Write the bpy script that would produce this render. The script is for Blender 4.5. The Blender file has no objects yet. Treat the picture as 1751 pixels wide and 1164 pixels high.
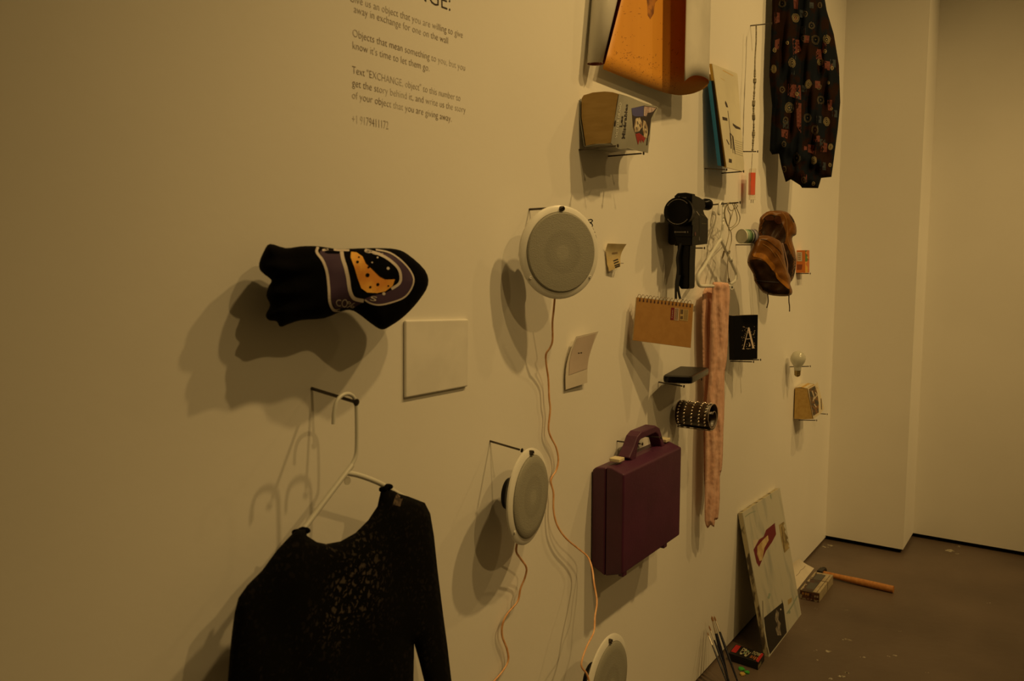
import bpy, bmesh, math, random
from mathutils import Vector, Matrix, noise
from mathutils.bvhtree import BVHTree
from mathutils.geometry import delaunay_2d_cdt
random.seed(7)
S = bpy.context.scene
COL = S.collection
# ------------------------------------------------------------------ camera
IW, IH, FPX = 1751.0, 1164.0, 1400.0
YAW, PITCH = math.radians(34.5654), math.radians(-5.7916)
CAM = Vector((0, -1.1, 1.6))
FWD = Vector((math.cos(PITCH)*math.cos(YAW), math.cos(PITCH)*math.sin(YAW), math.sin(PITCH)))
RGT = Vector((math.sin(YAW), -math.cos(YAW), 0))
UPV = RGT.cross(FWD)
cd = bpy.data.cameras.new('camera'); co = bpy.data.objects.new('camera', cd); COL.objects.link(co)
cd.sensor_width = 36; cd.lens = 36*FPX/IW; cd.clip_start = .02
m = Matrix((RGT, UPV, -FWD)).transposed().to_4x4(); m.translation = CAM; co.matrix_world = m
cd.dof.use_dof = True; cd.dof.focus_distance = 2.7; cd.dof.aperture_fstop = 6.5
S.camera = co
S.view_settings.view_transform = 'Standard'; S.view_settings.look = 'None'
S.view_settings.gamma = 1; S.view_settings.exposure = 0
# ------------------------------------------------------------------ light
LC = (1.0, .64, .225)
w = bpy.data.worlds.new('world'); S.world = w; w.use_nodes = True
w.node_tree.nodes['Background'].inputs[0].default_value = (1.0, .60, .17, 1)
w.node_tree.nodes['Background'].inputs[1].default_value = .09
def spot(x, y, z, tx, ty, tz, e, size=95, blend=1.0, r=.05):
    l = bpy.data.lights.new('track_spot', 'SPOT'); l.energy = e; l.color = LC
    l.spot_size = math.radians(size); l.spot_blend = blend; l.shadow_soft_size = r
    o = bpy.data.objects.new('track_spot', l); COL.objects.link(o); o.location = (x, y, z)
    o.rotation_euler = (Vector((tx, ty, tz))-Vector((x, y, z))).to_track_quat('-Z', 'Y').to_euler()
LIGHTS = [
    (1.3, -1.9, 4.2, 1.55, 0, 1.2, 85, 56),
    (2.6, -1.9, 4.2, 2.5, 0, 1.6, 165, 78),
    (4.3, -1.9, 4.2, 3.6, 0, 1.3, 80, 80),
    (2.0, -3.4, 4.2, 4.6, -.05, 1.3, 220, 46),
    (3.6, -3.6, 4.2, 5.1, -.9, .5, 140, 50),
    (0.9, -3.6, 4.2, 1.6, 0, .9, 90, 42)]
for a_ in LIGHTS: spot(*a_)
# ------------------------------------------------------------------ helpers
def ray(px, py): return (RGT*(px-IW/2)-UPV*(py-IH/2)+FWD*FPX)
def W(px, py, off=0.0):
    v = ray(px, py); return CAM+v*((-off-CAM.y)/v.y)
def PX(px, py, X):
    v = ray(px, py); return CAM+v*((X-CAM.x)/v.x)
def PZ(px, py, Z):
    v = ray(px, py); return CAM+v*((Z-CAM.z)/v.z)
def cv(ox, oy, s):
    return lambda *pts: [(ox+a/s, oy+b/s) for a, b in pts]
def turned(px, py, off, deg, bow=None):     # a hanging thing whose right side stands further off the wall
    P0 = W(px, py, off); b = math.radians(deg); n = Vector((math.sin(b), math.cos(b), 0))
    def f(x, y):
        v = ray(x, y); p = CAM+v*((P0-CAM).dot(n)/v.dot(n)); return max(.006, -p.y)
    return f
def planar(q):      # fourth-corner fit: keeps each corner on its sight line but makes the quad flat
    n = (q[1]-q[0]).cross(q[3]-q[0]).normalized(); v = (q[2]-CAM)
    return [q[0], q[1], CAM+v*((q[0]-CAM).dot(n)/v.dot(n)), q[3]]
def lerp(a, b, t): return a+(b-a)*t
def rgba(c): return (c[0], c[1], c[2], 1)
MATS = {}
def M(name, c, rough=.6, metal=0, c2=None, nscale=8, bump=0, bscale=40, spec=.5, alpha=1, trans=0, lo=.4, hi=.6, detail=4, stretch=None, sss=0):
    if name in MATS: return MATS[name]
    mt = bpy.data.materials.new(name); mt.use_nodes = True; nt = mt.node_tree; N = nt.nodes; L = nt.links
    b = N['Principled BSDF']; b.inputs['Base Color'].default_value = rgba(c)
    b.inputs['Roughness'].default_value = rough; b.inputs['Metallic'].default_value = metal
    b.inputs['Specular IOR Level'].default_value = spec
    b.inputs['Alpha'].default_value = alpha; b.inputs['Transmission Weight'].default_value = trans
    tc = N.new('ShaderNodeTexCoord'); mp = N.new('ShaderNodeMapping'); L.new(tc.outputs['Object'], mp.inputs[0])
    if stretch: mp.inputs['Scale'].default_value = stretch
    nz = N.new('ShaderNodeTexNoise'); nz.inputs['Scale'].default_value = nscale; nz.inputs['Detail'].default_value = detail
    L.new(mp.outputs[0], nz.inputs[0])
    rp = N.new('ShaderNodeValToRGB'); rp.color_ramp.elements[0].position = lo; rp.color_ramp.elements[1].position = hi
    cc = c2 if c2 else tuple(v*.9 for v in c)
    rp.color_ramp.elements[0].color = rgba(c); rp.color_ramp.elements[1].color = rgba(cc)
    L.new(nz.outputs['Fac'], rp.inputs[0]); L.new(rp.outputs[0], b.inputs['Base Color'])
    if bump:
        n2 = N.new('ShaderNodeTexNoise'); n2.inputs['Scale'].default_value = bscale; n2.inputs['Detail'].default_value = 5
        L.new(mp.outputs[0], n2.inputs[0])
        bp = N.new('ShaderNodeBump'); bp.inputs['Strength'].default_value = bump; bp.inputs['Distance'].default_value = .01
        L.new(n2.outputs['Fac'], bp.inputs['Height']); L.new(bp.outputs[0], b.inputs['Normal'])
    MATS[name] = mt
    return mt
def tag(o, label=None, cat=None, group=None, kind=None):
    for k, v in (('label', label), ('category', cat), ('group', group), ('kind', kind)):
        if v: o[k] = v
    return o
def thing(name, label, cat, loc, group=None):
    o = bpy.data.objects.new(name, None); o.empty_display_size = .02; COL.objects.link(o); o.location = loc
    return tag(o, label, cat, group)
GEO = {}
def depth(o):
    p = Vector((0, 0, 0))
    while o: p = p+o.location; o = o.parent
    return p
class MB:
    def __init__(s): s.v = []; s.f = []; s.mi = []
    def add(s, vs, fs, mi=0):
        n = len(s.v); s.v += [Vector(p) for p in vs]
        for f in fs: s.f.append(tuple(i+n for i in f)); s.mi.append(mi)
        return s
    def hexa(s, a, b, mi=0):       # two quads, same winding
        return s.add(list(a)+list(b), [(3, 2, 1, 0), (4, 5, 6, 7), (0, 1, 5, 4), (1, 2, 6, 5), (2, 3, 7, 6), (3, 0, 4, 7)], mi)
    def box(s, c, ux, uy, uz, mi=0):  # centre and half vectors
        c = Vector(c); q = lambda k: [c-ux-uy+uz*k, c+ux-uy+uz*k, c+ux+uy+uz*k, c-ux+uy+uz*k]
        return s.hexa(q(-1), q(1), mi)
    def loops(s, loops, cap=True, mi=0, closed=True):
        n = len(loops[0]); vs = [p for l in loops for p in l]; fs = []
        for k in range(len(loops)-1):
            for i in range(n if closed else n-1):
                j = (i+1) % n; fs.append((k*n+i, k*n+j, (k+1)*n+j, (k+1)*n+i))
        if cap: fs.append(tuple(range(n-1, -1, -1))); fs.append(tuple((len(loops)-1)*n+i for i in range(n)))
        return s.add(vs, fs, mi)
    def prism(s, poly, d, mi=0):
        return s.loops([list(poly), [p+d for p in poly]], mi=mi)
    def tube(s, path, r, n=10, mi=0):
        path = [Vector(p) for p in path]; rs = r if isinstance(r, (list, tuple)) else [r]*len(path)
        L = []; prev = None
        for i, p in enumerate(path):
            t = (path[min(i+1, len(path)-1)]-path[max(i-1, 0)]).normalized()
            if prev is None:
                a = t.orthogonal().normalized()
            else:
                a = (prev-t*prev.dot(t)).normalized()
            prev = a; b = t.cross(a)
            L.append([p+(a*math.cos(2*math.pi*k/n)+b*math.sin(2*math.pi*k/n))*rs[i] for k in range(n)])
        return s.loops(L, mi=mi)
    def lathe(s, c, ax, prof, n=40, mi=0, cap=True):   # prof: (radius, height along ax)
        ax = Vector(ax).normalized(); a = ax.orthogonal().normalized(); b = ax.cross(a); c = Vector(c)
        return s.loops([[c+ax*h+(a*math.cos(2*math.pi*k/n)+b*math.sin(2*math.pi*k/n))*r for k in range(n)] for r, h in prof], cap=cap, mi=mi)
    def sheet(s, rows, th, mi=0):   # grid of points, given thickness along own normals
        R = len(rows); Cn = len(rows[0]); back = []
        for i in range(R):
            rr = []
            for j in range(Cn):
                du = rows[min(i+1, R-1)][j]-rows[max(i-1, 0)][j]; dv = rows[i][min(j+1, Cn-1)]-rows[i][max(j-1, 0)]
                rr.append(rows[i][j]+du.cross(dv).normalized()*th)
            back.append(rr)
        vs = [p for r in rows for p in r]+[p for r in back for p in r]; o = R*Cn; fs = []
        for i in range(R-1):
            for j in range(Cn-1):
                a, b, c, d = i*Cn+j, i*Cn+j+1, (i+1)*Cn+j+1, (i+1)*Cn+j
                fs.append((a, b, c, d)); fs.append((o+d, o+c, o+b, o+a))
        for i in range(R-1):
            for j in (0, Cn-1):
                a, b = i*Cn+j, (i+1)*Cn+j; fs.append((a, b, o+b, o+a) if j == 0 else (b, a, o+a, o+b))
        for j in range(Cn-1):
            for i in (0, R-1):
                a, b = i*Cn+j, i*Cn+j+1; fs.append((b, a, o+a, o+b) if i == 0 else (a, b, o+b, o+a))
        return s.add(vs, fs, mi)
    def build(s, name, mats, parent=None, smooth=False, bevel=0, seg=2, origin=None, subsurf=0):
        me = bpy.data.meshes.new(name)
        if origin is None:
            origin = depth(parent) if parent else sum(s.v, Vector())/len(s.v)
        org = Vector(origin)
        me.from_pydata([p-org for p in s.v], [], s.f)
        if not isinstance(mats, (list, tuple)): mats = [mats]
        for mt in mats: me.materials.append(mt)
        for p, k in zip(me.polygons, s.mi): p.material_index = k; p.use_smooth = bool(smooth)
        bm = bmesh.new(); bm.from_mesh(me); bmesh.ops.recalc_face_normals(bm, faces=bm.faces); bm.to_mesh(me); bm.free()
        if smooth and smooth != 'full': me.set_sharp_from_angle(angle=math.radians(40))
        o = bpy.data.objects.new(name, me); COL.objects.link(o)
        if parent: o.parent = parent; o.location = org-depth(parent)
        else: o.location = org
        if bevel:
            b = o.modifiers.new('bevel', 'BEVEL'); b.width = bevel; b.segments = seg; b.limit_method = 'ANGLE'
        if subsurf:
            b = o.modifiers.new('sub', 'SUBSURF'); b.levels = b.render_levels = subsurf
        GEO[o.name] = ([p.copy() for p in s.v], list(s.f))
        return o
def smoothpath(pts, n=4):
    out = []
    P = [Vector(p) for p in pts]
    for i in range(len(P)-1):
        p0, p1, p2, p3 = P[max(i-1, 0)], P[i], P[i+1], P[min(i+2, len(P)-1)]
        for k in range(n):
            t = k/n
            out.append(.5*((2*p1)+(p2-p0)*t+(2*p0-5*p1+4*p2-p3)*t*t+(3*p1-p0-3*p2+p3)*t*t*t))
    out.append(P[-1]); return out
def sm2(pts, n=4, closed=False):
    P = [Vector((a, b, 0)) for a, b in pts]
    if closed:
        Q = P[-2:]+P+P[:3]; r = smoothpath(Q, n); k = 2*n
        r = r[k:k+len(P)*n]; return [(p.x, p.y) for p in r]
    return [(p.x, p.y) for p in smoothpath(P, n)]
# --- filled shapes
def resample(poly, step):
    out = []
    for i in range(len(poly)):
        a = Vector(poly[i]); b = Vector(poly[(i+1) % len(poly)]); L = (b-a).length; k = max(1, int(round(L/step)))
        for j in range(k): out.append(a.lerp(b, j/k))
    return out
def pdist(p, poly):
    d = 1e9
    for i in range(len(poly)):
        a = poly[i]; b = poly[(i+1) % len(poly)]; ab = b-a; q = ab.length_squared
        t = 0 if q == 0 else max(0, min(1, (p-a).dot(ab)/q)); e = (p-a-ab*t).length
        if e < d: d = e
    return d
def inside(p, poly):
    c = False; n = len(poly); j = n-1
    for i in range(n):
        a, b = poly[i], poly[j]
        if (a.y > p.y) != (b.y > p.y) and p.x < (b.x-a.x)*(p.y-a.y)/(b.y-a.y)+a.x: c = not c
        j = i
    return c
def fill(poly, step):
    P = resample(poly, step); n = len(P); pts = list(P)
    x0 = min(p.x for p in P); x1 = max(p.x for p in P); y0 = min(p.y for p in P); y1 = max(p.y for p in P)
    y = y0+step/2; r = 0
    while y < y1:
        x = x0+(step/2 if r % 2 else 0)
        while x < x1:
            q = Vector((x, y))
            if inside(q, P) and pdist(q, P) > step*.55: pts.append(q)
            x += step
        y += step*.87; r += 1
    vs, es, fs, ov, oe, of = delaunay_2d_cdt(pts, [(i, (i+1) % n) for i in range(n)], [], 1, 1e-5)
    ds = [pdist(v, P) for v in vs]
    return vs, fs, ds
def pillow(outline, off, T, D, step=4, back=1.0, fold=None, flat=False):
    vs, fs, ds = fill([(a, b) for a, b in outline], step)
    mb = MB(); V = []; n = len(vs); bi = {}
    offf = off if callable(off) else (lambda x, y: off)
    for p, d in zip(vs, ds):
        h = T*math.sqrt(max(0, 1-(1-min(d/D, 1))**2)) if d > .02 else 0
        B = W(p.x, p.y, offf(p.x, p.y)); u = (CAM-B).normalized()
        dd = h+(fold(p.x, p.y)*min(1, d/(D*.6)) if fold else 0)
        V.append(B+u*dd)
    bk = []
    for i, (p, d) in enumerate(zip(vs, ds)):
        if d <= .02: bk.append(i); continue
        h = T*math.sqrt(max(0, 1-(1-min(d/D, 1))**2))*back
        B = W(p.x, p.y, offf(p.x, p.y)); u = (CAM-B).normalized(); q = B-u*h
        if q.y > -.004: q = W(p.x, p.y, .004)
        bk.append(len(V)); V.append(q)
    F = []
    for f in fs:
        F.append(tuple(f)); g = tuple(bk[i] for i in reversed(f))
        F.append(g)
    return mb.add(V, F)
# --- marks laid onto real surfaces
class Decal:
    def __init__(s, *objs, lift=.0008):
        V = []; F = []
        for o in objs:
            v, f = GEO[o.name]; n = len(V); V += v; F += [tuple(i+n for i in g) for g in f]
        s.t = BVHTree.FromPolygons(V, F); s.mb = MB(); s.lift = lift; s.last = None
    def hit(s, x, y):
        d = ray(x, y).normalized(); r = s.t.ray_cast(CAM, d)
        if r[0] is None: return None
        return r[0]-d*s.lift
    def tri(s, pts, faces, mi=0):
        H = [s.hit(*p) for p in pts]; V = []; idx = {}
        for i, h in enumerate(H):
            if h is not None: idx[i] = len(V); V.append(h)
        F = [tuple(idx[i] for i in f) for f in faces if all(i in idx for i in f)]
        F = [f for f in F if max((V[f[i]]-V[f[i-1]]).length for i in range(len(f))) < .08]
        s.mb.add(V, F, mi); return s
    def poly(s, pts, mi=0, step=5):
        vs, fs, ds = fill(list(pts), step); return s.tri([(v.x, v.y) for v in vs], [tuple(f) for f in fs], mi)
    def line(s, pts, wd, mi=0, step=3, closed=False):
        P = [Vector(p) for p in pts]
        if closed: P.append(P[0])
        Q = []
        for i in range(len(P)-1):
            k = max(1, int((P[i+1]-P[i]).length/step))
            for j in range(k): Q.append(P[i].lerp(P[i+1], j/k))
        Q.append(P[-1]); n = len(Q); vs = []
        for i, q in enumerate(Q):
            t = Q[min(i+1, n-1)]-Q[max(i-1, 0)]
            if t.length < 1e-6: t = Vector((1, 0))
            t.normalize(); w_ = wd(i/(n-1)) if callable(wd) else wd
            nn = Vector((-t.y, t.x))*w_/2; vs += [tuple(q+nn), tuple(q-nn)]
        return s.tri(vs, [(2*i, 2*i+1, 2*i+3, 2*i+2) for i in range(n-1)], mi)
    def dot(s, x, y, r, mi=0, ry=None, n=8):
        ry = ry or r
        return s.tri([(x+r*math.cos(6.2832*k/n), y+ry*math.sin(6.2832*k/n)) for k in range(n)], [tuple(range(n))], mi)
    def text(s, body, quad, mi=0, bold=0):   # quad: px corners TL, TR, BR, BL
        vs, fs = textmesh(body, thin=-bold); a, b, c, d = [Vector(q) for q in quad]
        P = []
        for x, y in vs:
            t = a.lerp(b, x); u = d.lerp(c, x); P.append(tuple(u.lerp(t, y)))
        return s.tri(P, fs, mi)
    def build(s, name, mats, parent):
        n = 0
        o = s.mb.build(name, mats, parent); return o
def merge(d, o, mats):     # surface pattern joins the mesh of the part it is printed on
    me = o.data; k0 = len(me.materials)
    for m_ in mats: me.materials.append(m_)
    off = depth(o.parent)+o.location if o.parent else o.location
    bm = bmesh.new(); bm.from_mesh(me); vs = [bm.verts.new(v-off) for v in d.mb.v]
    for f, mi in zip(d.mb.f, d.mb.mi):
        try: g = bm.faces.new([vs[i] for i in f]); g.material_index = k0+mi
        except ValueError: pass
    bm.to_mesh(me); bm.free()
def textmesh(body, norm=True, shear=0, thin=0):
    cu = bpy.data.curves.new('t', 'FONT'); cu.body = body; cu.offset = -thin; cu.resolution_u = 3
    o = bpy.data.objects.new('t', cu); COL.objects.link(o); bpy.context.view_layer.update()
    me = bpy.data.meshes.new_from_object(o.evaluated_get(bpy.context.evaluated_depsgraph_get()))
    vs = [(v.co.x, v.co.y) for v in me.vertices]; fs = [tuple(p.vertices) for p in me.polygons]
    bpy.data.objects.remove(o); bpy.data.curves.remove(cu); bpy.data.meshes.remove(me)
    x0 = min(v[0] for v in vs); x1 = max(v[0] for v in vs); y0 = min(v[1] for v in vs); y1 = max(v[1] for v in vs)
    if norm: vs = [((x-x0)/(x1-x0), (y-y0)/(y1-y0)) for x, y in vs]
    else: vs = [((x-x0)/(x1-x0), y) for x, y in vs]
    return vs, fs
# ------------------------------------------------------------------ materials
WALL = M('wall_paint', (.80, .78, .73), .62, c2=(.77, .75, .70), nscale=1.6, bump=.03, bscale=60, spec=.3)
FLOOR = M('concrete', (.145, .106, .078), .42, c2=(.085, .060, .042), nscale=2.2, bump=.15, bscale=30, lo=.3, hi=.7, detail=10, spec=.4)
BLACK = M('black_gap', (.003, .003, .003), .8, spec=.1)
STEEL = M('nail_steel', (.10, .085, .07), .38, .8, c2=(.06, .05, .04), nscale=60)
WPLAS = M('white_plastic', (.72, .72, .66), .35, spec=.5)
# ------------------------------------------------------------------ room
def struct(mb, name, mat, **k): return tag(mb.build(name, mat, **k), kind='structure')
def aabox(x0, x1, y0, y1, z0, z1):
    return MB().box(((x0+x1)/2, (y0+y1)/2, (z0+z1)/2), Vector(((x1-x0)/2, 0, 0)), Vector((0, (y1-y0)/2, 0)), Vector((0, 0, (z1-z0)/2)))
XC, YP, XF = 4.745, -.405, 5.075
struct(aabox(-1.5, 6, 0, .15, .012, 4.6), 'wall_left', WALL)
struct(aabox(-1.5, 6, .012, .14, .0, .0119), 'trim_1', BLACK)
struct(aabox(XC, XF+.3, YP, .0, .024, 4.6), 'wall_column', WALL)
struct(aabox(XC+.015, XF+.3, YP+.015, .0, 0, .0239), 'trim_2', BLACK)
struct(aabox(XF, XF+.3, -5, YP-.0001, .024, 4.6), 'wall_far', WALL)
struct(aabox(XF+.015, XF+.3, -5, YP-.0001, 0, .0239), 'trim_3', BLACK)
struct(aabox(-1.5, 6, -5, .15, -.15, 0), 'floor', FLOOR)
# ------------------------------------------------------------------ nails
def make_nail(R, T, r=.0022):
    d = (T-R).normalized(); L = (T-R).length; mb = MB()
    mb.lathe(R-d*.006, d, [(r, 0), (r, L-.001)], 10)
    mb.lathe(R+d*(L-.003), d, [(r, 0), (r*2.1, .0015), (r*2.1, .003), (r*1.5, .0036)], 12)
    return mb
def nail(root, tip, label, r=.0022, R=None, T=None):
    R = R or W(*root); T = T or PX(tip[0], tip[1], R.x)
    o = make_nail(R, T, r).build('wall_nail', STEEL, smooth=True, origin=R)
    return tag(o, label, 'nail', 'steel nails in the wall')
nail((533, 664), (610, 688), 'long steel nail carrying the white hanger with the black lace top', .003)
nail((905, 358), (954, 355), 'steel nail through the rim of the larger upper round speaker', .0028)
nail((838, 754), (893, 770), 'steel nail holding up the lower narrow-looking round speaker', .0024)
nail((990, 256), (1057, 249), 'left steel nail under the thick grey paperback')
nail((1040, 267), (1101, 262), 'right steel nail under the thick grey paperback')
nail((1218, 350), (1266, 346), 'steel nail carrying the empty white hanger and the earphones', .0026)
nail((1283, 44), (1320, 40), 'upper steel nail from which the thin chain hangs')
nail((1270, 259), (1296, 259), 'lower steel nail at the bottom of the thin chain')
nail((1205, 288), (1243, 290), 'left steel nail under the cream and teal books')
nail((1234, 296), (1272, 293), 'right steel nail under the cream and teal books')
nail((1350, 627), (1386, 626), 'steel nail beside the neck of the light bulb')
nail((1249, 617.5), (1289, 618.5), 'left steel nail under the black book with letter A')
nail((1265, 615), (1301, 615), 'right steel nail under the black book with letter A')
nail((1361, 467.5), (1386, 467.5), 'steel nail under the small orange and green box')
nail((1258, 418.5), (1298, 418.5), 'steel nail beneath the tin cylinder with green stripes')
nail((1175, 424), (1205, 424), 'steel nail beneath the black film camera')
nail((1366, 718), (1397, 718.5), 'left steel nail under the worn paperback by the corner')
nail((1390, 706), (1415, 708), 'right steel nail under the worn paperback by the corner')
nail((1126, 653), (1170, 660.5), 'left steel nail under the flat black device')
nail((1158, 647), (1200, 648.5), 'right steel nail under the flat black device')
nail((1055, 754), (1099, 759), 'left steel nail through the purple case handle')
nail((1082, 744), (1131, 748), 'right steel nail through the purple case handle')
nail((1158, 700), (1222, 707), 'steel nail inside the rolled studded wristband', R=None)
# ------------------------------------------------------------------ wall lettering
INK = bpy.data.materials.new('worn_ink'); INK.use_nodes = True
nt = INK.node_tree; b = nt.nodes['Principled BSDF']; b.inputs['Roughness'].default_value = .7
tc = nt.nodes.new('ShaderNodeTexCoord'); nz = nt.nodes.new('ShaderNodeTexNoise'); nz.inputs['Scale'].default_value = 13; nz.inputs['Detail'].default_value = 1
rp = nt.nodes.new('ShaderNodeValToRGB'); rp.color_ramp.elements[0].position = .38; rp.color_ramp.elements[0].color = (.17, .125, .09, 1)
rp.color_ramp.elements[1].position = .66; rp.color_ramp.elements[1].color = (.55, .52, .47, 1)
nt.links.new(tc.outputs['Object'], nz.inputs[0]); nt.links.new(nz.outputs['Fac'], rp.inputs[0]); nt.links.new(rp.outputs[0], b.inputs['Base Color'])
INK2 = M('dark_ink', (.03, .02, .018), .6)
def walltext(body, l, r, capz, mb):
    A = W(*l); B = W(*r); vs, fs = textmesh(body, norm=False, thin=.012)
    mb.add([Vector((lerp(A.x, B.x, x), -.0006, lerp(A.z, B.z, x)+y*capz/.7)) for x, y in vs], fs)
t = thing('wall_lettering', 'dark printed lettering, a heading and faded paragraphs, on the upper left of the wall', 'lettering', W(700, 110))
mb = MB(); walltext('EXCHANGE:', (603, -43), (770, 19), .034, mb); mb.build('heading', INK2, t)
for grp in ([('Give us an object that you are willing to give', (598, 2), (791, 65)), ('away in exchange for one on the wall', (605, 21), (766, 75))],
            [('Objects that mean something to you, but you', (603, 62), (795, 121)), ("know it's time to let them go.", (603, 83), (734, 122))],
            [('Text "EXCHANGE, object" to this number to', (602, 125), (787, 173)), ('get the story behind it, and write us the story', (602, 147), (796, 193)), ('of your object that you are giving away.', (602, 168), (772, 208))],
            [('+1 9179411172', (602, 210), (664, 221))]):
    mb = MB()
    for s_, l_, r_ in grp: walltext(s_, l_, r_, .0135 if len(grp) > 1 else .0155, mb)
    mb.build('paragraph', INK, t)
# ------------------------------------------------------------------ folded T-shirt
C = cv(400, 390, 4.864)
out = C((210, 290), (250, 190), (300, 130), (430, 165), (560, 150), (700, 150), (860, 172), (1030, 168), (1200, 165), (1350, 175), (1450, 220), (1590, 350), (1615, 470), (1540, 600), (1420, 730), (1300, 815), (1230, 843), (1150, 800), (1000, 690), (900, 690), (750, 750), (560, 765), (450, 800), (385, 820), (355, 775), (290, 765), (265, 720), (300, 640), (270, 560), (290, 480), (310, 430), (225, 360))
TSH = M('black_jersey', (.0035, .003, .0035), .95, c2=(.002, .002, .002), nscale=30, spec=.05)
t = thing('folded_t_shirt', 'black T-shirt rolled up with a purple and yellow print, sticking out from the wall', 't-shirt', W(580, 490, .09))
body = pillow(sm2(out, 3, True), lambda x, y: .062+.05*(x-440)/290, .045, 42, 4, 1.35,
              fold=lambda x, y: .010*math.sin(y*.16+x*.02)*max(0, (560-x)/120)+.003*math.sin(x*.09+y*.05)).build('folded_cloth', TSH, t, smooth='full')
PUR = M('print_purple', (.05, .022, .06), .8); CRM = M('print_cream', (.62, .55, .5), .8); YEL = M('print_yellow', (.80, .42, .06), .8, c2=(.66, .26, .03), nscale=25)
d = Decal(body)
left = C((700, 155), (690, 200), (740, 270), (775, 370), (790, 500), (797, 610), (820, 670), (850, 686), (915, 676))
inner = C((895, 185), (905, 250), (930, 330), (950, 420), (965, 520), (1000, 585), (1080, 605))
d.poly(C((725, 185), (885, 185), (900, 250), (925, 330), (945, 420), (965, 520), (1000, 590), (1080, 612), (1000, 660), (900, 665), (840, 665), (812, 610), (800, 500), (790, 370), (755, 270), (712, 200)), 0)
d.poly(C((1180, 190), (1300, 215), (1400, 280), (1480, 380), (1490, 470), (1430, 560), (1330, 610), (1200, 632), (1130, 615), (1080, 590), (1150, 560), (1250, 540), (1340, 500), (1385, 430), (1370, 340), (1290, 260), (1180, 210)), 0)
d.lift = .0014
d.line(sm2(left), 4.6, 1); d.line(sm2(inner), 6.2, 1); d.line(C((735, 183), (800, 172), (860, 182), (960, 183)), 3.4, 1)
d.line(sm2(C((1090, 180), (1200, 212), (1290, 260), (1365, 330), (1388, 400), (1375, 460), (1310, 505))), 4.6, 1)
d.line(sm2(C((1180, 178), (1300, 205), (1410, 285), (1485, 385), (1490, 470), (1430, 565), (1330, 612), (1210, 638), (1130, 622), (1090, 596))), 2.6, 1)
d.poly(C((975, 195), (1020, 200), (1070, 235), (1095, 290), (1150, 345), (1210, 400), (1270, 428), (1340, 425), (1320, 480), (1260, 525), (1190, 540), (1110, 535), (1060, 500), (1030, 420), (1000, 320), (970, 240)), 2)
for x, y in C((1145, 615)): pass
d.text('CO', [p for p in C((848, 595), (950, 590), (940, 665), (850, 645))], 1)
d.text('%', [p for p in C((945, 605), (1012, 625), (1000, 665), (930, 662))], 1)
d.text('S', [p for p in C((1140, 565), (1195, 570), (1180, 610), (1130, 600))], 1)
d.text('OOK', C((1085, 172), (1250, 210), (1250, 238), (1085, 200)), 1)
for (x, y), r in zip(C((1283, 334), (1247, 545), (1150, 285), (1195, 243)), (2.6, 2.8, 1.4, 1.6)): d.dot(x, y, r, 1)
d.lift = .002
for (x, y), r in zip(C((1028, 280), (1112, 390), (1135, 490), (1198, 468), (1120, 325), (1040, 240), (1285, 480)), (2.6, 3.6, 2.2, 2.8, 2, 1.6, 1.6)): d.dot(x, y, r, 3)
d.line(C((1080, 235), (1100, 290), (1160, 345), (1215, 400), (1265, 425)), 1.2, 3)
d.build('printed_badge', [PUR, CRM, YEL, BLACK], t)
# ------------------------------------------------------------------ white panel
mb = MB(); q = [W(689, 547), W(797, 545), W(796, 660), W(689, 680)]
q = [Vector((p.x, 0, p.z)) for p in q]; n_ = Vector((0, -1, 0))
mb.hexa([p+n_*.0005 for p in q], [p+n_*.008 for p in q])
tag(mb.build('square_panel', M('panel_white', (.79, .77, .72), .6), bevel=.004, seg=4), 'plain white square panel flat on the wall right of the T-shirt', 'panel')
# ------------------------------------------------------------------ hangers
def hanger(label, segs, off, r, parts_pt, mat=WPLAS):
    t = thing('clothes_hanger', label, 'hanger', parts_pt)
    return t
HX = .10
t = hanger('white plastic hanger carrying the black lace top on the long nail', None, HX, .004, W(598, 806, HX))
hook = smoothpath([W(570, 725, HX), W(571, 706, HX), W(575, 688, HX), W(583, 677, HX), W(594, 673, HX), W(604, 678, HX), W(609, 692, HX), W(610, 720, HX), W(610, 760, HX), W(608, 780, HX), W(600, 797, HX), W(590, 811, HX)], 4)
MB().tube(hook, .0034, 10).build('hook', WPLAS, t, smooth=True)
la = [W(602, 795, HX), W(560, 850, HX), W(517, 907, HX), W(470, 965, HX+.005), W(425, 1018, HX+.01), W(425, 1060, HX+.01), W(560, 1080, HX)]
MB().tube(smoothpath(la, 4), .0046, 10).build('shoulder_arm', WPLAS, t, smooth=True)
ra = [W(592, 808, HX), W(612, 812, HX), W(640, 822, HX), W(665, 835, HX-.005), W(715, 868, HX-.02), W(715, 900, HX-.02), W(640, 960, HX-.02)]
MB().tube(smoothpath(ra, 4), .0048, 10).build('shoulder_arm', WPLAS, t, smooth=True)
MB().lathe(W(594, 822, HX), (0, 1, 0), [(.0, -.001), (.007, -.001), (.007, .001), (0, .001)], 14).build('centre_tab', M('clear_plastic', (.6, .58, .5), .2, alpha=.5), t)
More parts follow.
